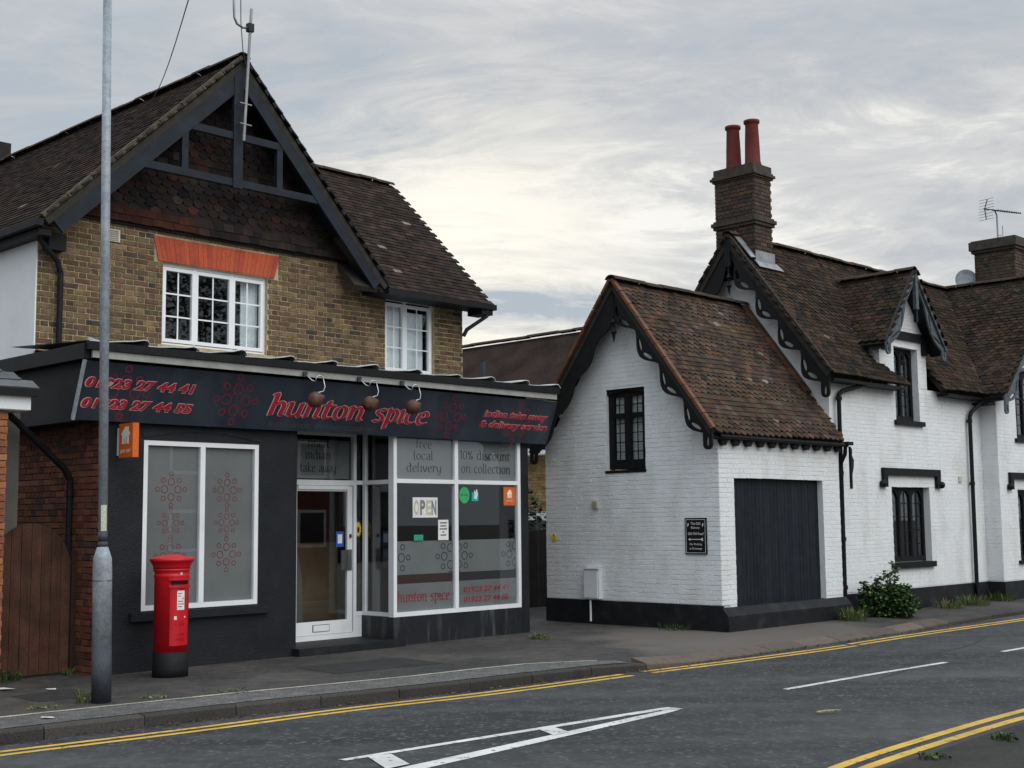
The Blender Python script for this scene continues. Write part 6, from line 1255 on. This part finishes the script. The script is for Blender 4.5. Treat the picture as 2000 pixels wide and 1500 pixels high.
Lt = left(-2.36); MB().box(-2.375, -2.35, -.7, .7, 1.25, 1.72).build('rear_window', 'carglass', van)
put_mesh(text_mesh('ADS', .7, .2, 0, .02, .002), 'van_lettering', 'blackprint', van, Ax((0, 0, 0), (1, 0, 0), (0, 0, 1), (0, -1, 0)).mtx(-.9, .92, .8815))
put_mesh(text_mesh('ADS', .7, .2, 0, .02, .002), 'van_lettering', 'blackprint', van, Ax((0, 0, 0), (-1, 0, 0), (0, 0, 1), (0, 1, 0)).mtx(.2, .92, .8815))
# ================================================================== plants at the wall feet
sh = thing('wall_shrub', 'bushy green shrub with tall sprays growing at the cottage wall foot', 'shrub', G0, (6.55, 22.95, 0))
rs_ = random.Random(6); b = MB()
for _ in range(44):
    a = rs_.uniform(0, 6.28); r_ = .39*rs_.random()**.6; c = V((6.62+math.cos(a)*r_, 22.98+math.sin(a)*r_*.7, rs_.uniform(.05, .52)*(1-.5*r_))); leaves(b, c, (.16, .16, .15), 110, .058, [(.055, .12, .028), (.04, .088, .022), (.085, .15, .04), (.025, .055, .017)], rs_)
b.build('foliage', 'leaf', sh)
b = MB(); st_ = MB()
for dx_, dy_, h in ((.20, -.05, .95), (-.34, .1, .60), (.08, .08, .78), (.40, 0, .52), (-.18, -.1, .70), (-.45, 0, .36), (.48, -.05, .33)):
    q0 = V((6.55+dx_*.5, 22.95+dy_, .3)); q1 = V((6.55+dx_, 22.95+dy_, h)); st_.tube([q0, q0.lerp(q1, .6)+V((.01, 0, 0)), q1], [.008, .006, .003], 5)
    for k in range(14): c = q0.lerp(q1, .4+.6*k/13); leaves(b, c, (.07, .05, .04), 5, .075, [(.07, .10, .04), (.05, .08, .03), (.10, .12, .07)], rs_)
b.build('spray_leaves', 'leaf', sh); st_.build('stem', 'bark', sh)
def WG(x, y): return (x, y, 0)
tuft('grass_tuft', 'yellow green grass tuft at the foot of the garage downpipe', G0, WG(5.78, 22.25), .26, .24, 240)
tuft('weed_patch', 'low dark weeds at the foot of the garage gable plinth', G0, WG(2.60, 20.78), .30, .12, 160, cols=GREEN)
tuft('grass_tuft', 'small bright green tuft at the right foot of the shop front', G0, WG(.36, 19.4), .17, .10, 150)
tuft('grass_tuft', 'long grass strip at the foot of the second cottage downpipe', G0, WG(9.05, 25.7), .34, .22, 240)
tuft('grass_tuft', 'ragged dry grass clump between shrub and second downpipe', G0, WG(8.35, 24.95), .30, .2, 170, cols=GRASSG+[(.16, .10, .05)])
tuft('grass_tuft', 'grass clump at the projecting wing corner at the right edge', G0, WG(10.1, 26.85), .25, .22, 160)
tuft('weed_patch', 'small green weed at the foot of the lamp post', G0, (-4.27, 13.02, 0), .09, .14, 50)
tuft('moss_strip', 'moss and grass line on the pavement joint right of the lamp post', G0, (-3.66, 13.32, 0), .15, .022, 80); tuft('moss_strip', 'moss and grass line on the pavement joint left of the lamp post', G0, (-4.52, 12.62, 0), .15, .022, 80); tuft('moss_strip', 'moss on the pavement edging in front of the post box', G0, (-2.95, 13.72, 0), .2, .02, 80)
tuft('weed_patch', 'leafy weed on the bare verge at the lower right corner', G0, (3.98, 10.72, -.06), .10, .07, 70, cols=GREEN); tuft('weed_patch', 'dark weeds at the kerb edge of the bare verge', G0, (3.15, 9.95, -.06), .12, .035, 70, cols=GREEN)
tuft('weed_patch', 'dark weeds under the arched garden gate', S, (-1.1, .40, 0), .18, .16, 120, cols=GREEN); tuft('weed_patch', 'small weed at the foot of the gate post', S, (-.35, .38, 0), .08, .10, 50, cols=GREEN)
# small things lying about
st = MB(); st.tube([(2.86, 12.47, -.09), (2.96, 12.50, -.085), (3.06, 12.50, -.08), (3.11, 12.545, -.085)], [.012, .016, .014, .006], 6); st.tube([(3.03, 12.5, -.08), (3.07, 12.46, -.07)], [.008, .003], 5); tag(st.build('broken_stick', mat('dry_stick', (.28, .24, .17), .8, .2, 20), None, G0, (2.98, 12.5, -.1)), 'short pale broken stick lying on the road', 'stick')
def scrap(name, label, p, s): 
    b = MB(); r_ = random.Random(int(p[0]*999)); pts = [(p[0]+s*math.cos(t)*r_.uniform(.6, 1.2)*1.5, p[1]+s*math.sin(t)*r_.uniform(.5, 1), .012+r_.uniform(0, .012)) for t in [i*.9 for i in range(7)]]
    b.add(pts+[(p[0], p[1], .022)], [(i, (i+1) % 7, 7) for i in range(7)]); tag(b.build(name, 'paper', None, G0, (p[0], p[1], .01)), label, 'litter')
scrap('paper_scrap', 'white paper scrap on the pavement in front of the arched gate', (-5.48, 14.02), .075); scrap('paper_scrap', 'tiny pale paper scrap between gate and lamp post', (-4.94, 13.95), .04); scrap('paper_scrap', 'torn paper strip on the pale pavement near the kerb', (-4.25, 11.93), .05)
MBr = MB(); MBr.box(6.78, 7.02, 1.25, 1.5, 3.9, 4.02); leaves(MBr, (6.95, 1.3, 4.05), (.14, .08, .09), 40, .09, [(.06, .06, .10), (.25, .22, .08), (.03, .03, .05)], random.Random(2)); tag(MBr.build('old_rag', mat('grimy_rag', (.045, .043, .06), .9, .4, 9), None, S, (6.9, 1.3, 3.9)), 'crumpled dark rag on the flat shop roof under the curtained window', 'rag')
# ================================================================== the other side of the street, seen only in the glass
oh = thing('opposite_house', 'red brick house with white windows on the near side of the road', 'building', Frame((21, 12, 0), R(48)))
MB().box(-6, 6, -6, 0, -.1, 5.2).build('wall', mat('far_red_brick', (.17, .07, .045), .9, .3, 6), oh)
b = MB(); slab(b, (-6.3, .3, 5.1), (6.3, .3, 5.1), (6.3, -3, 7.9), (-6.3, -3, 7.9), .12); slab(b, (-6.3, -6.3, 5.1), (6.3, -6.3, 5.1), (6.3, -3, 7.9), (-6.3, -3, 7.9), .12); b.build('roof', 'farroof', oh)
for x in (-4.2, -1.2, 1.8, 4.6):
    for z in (.9, 3.3): f = MB().box(x-.6, x+.6, .0, .05, z, z+1.3).build('window', 'upvc', oh); MB().box(x-.5, x+.5, .05, .06, z+.1, z+1.2).build('pane', 'carglass', f)
def tree(label, x, y, h, r, seed):
    t = thing('roadside_tree', label, 'tree', G0, (x, y, -.1), 'trees along the near side of the road'); rg = random.Random(seed); b = MB(); tr = MB(); tr.tube([(x, y, -.1), (x+.1, y, h*.35), (x, y+.1, h*.7)], [.28, .2, .08], 8)
    for k in range(16):
        a = rg.uniform(0, 6.28); q = V((x+math.cos(a)*r*rg.uniform(.2, .75), y+math.sin(a)*r*rg.uniform(.2, .75), h*rg.uniform(.42, .95))); tr.tube([(x, y, h*.35), q], [.07, .02], 5); leaves(b, q, (r*.42, r*.42, r*.36), 420, .2, GREEN, rg)
    b.build('crown', 'leaf', t); tr.build('trunk', 'bark', t)
tree('tall leafy tree beyond the near verge, left of the opposite brick house', 12.5, 7.5, 11, 3.4, 1); tree('broad leafy tree behind the opposite brick house', 30, 12, 13, 4.2, 2); tree('tall leafy tree at the far end of the near side of the road', 31, 23, 12.5, 4.0, 3); tree('tall tree behind the near verge wall', 21, 5, 13, 4.2, 4)
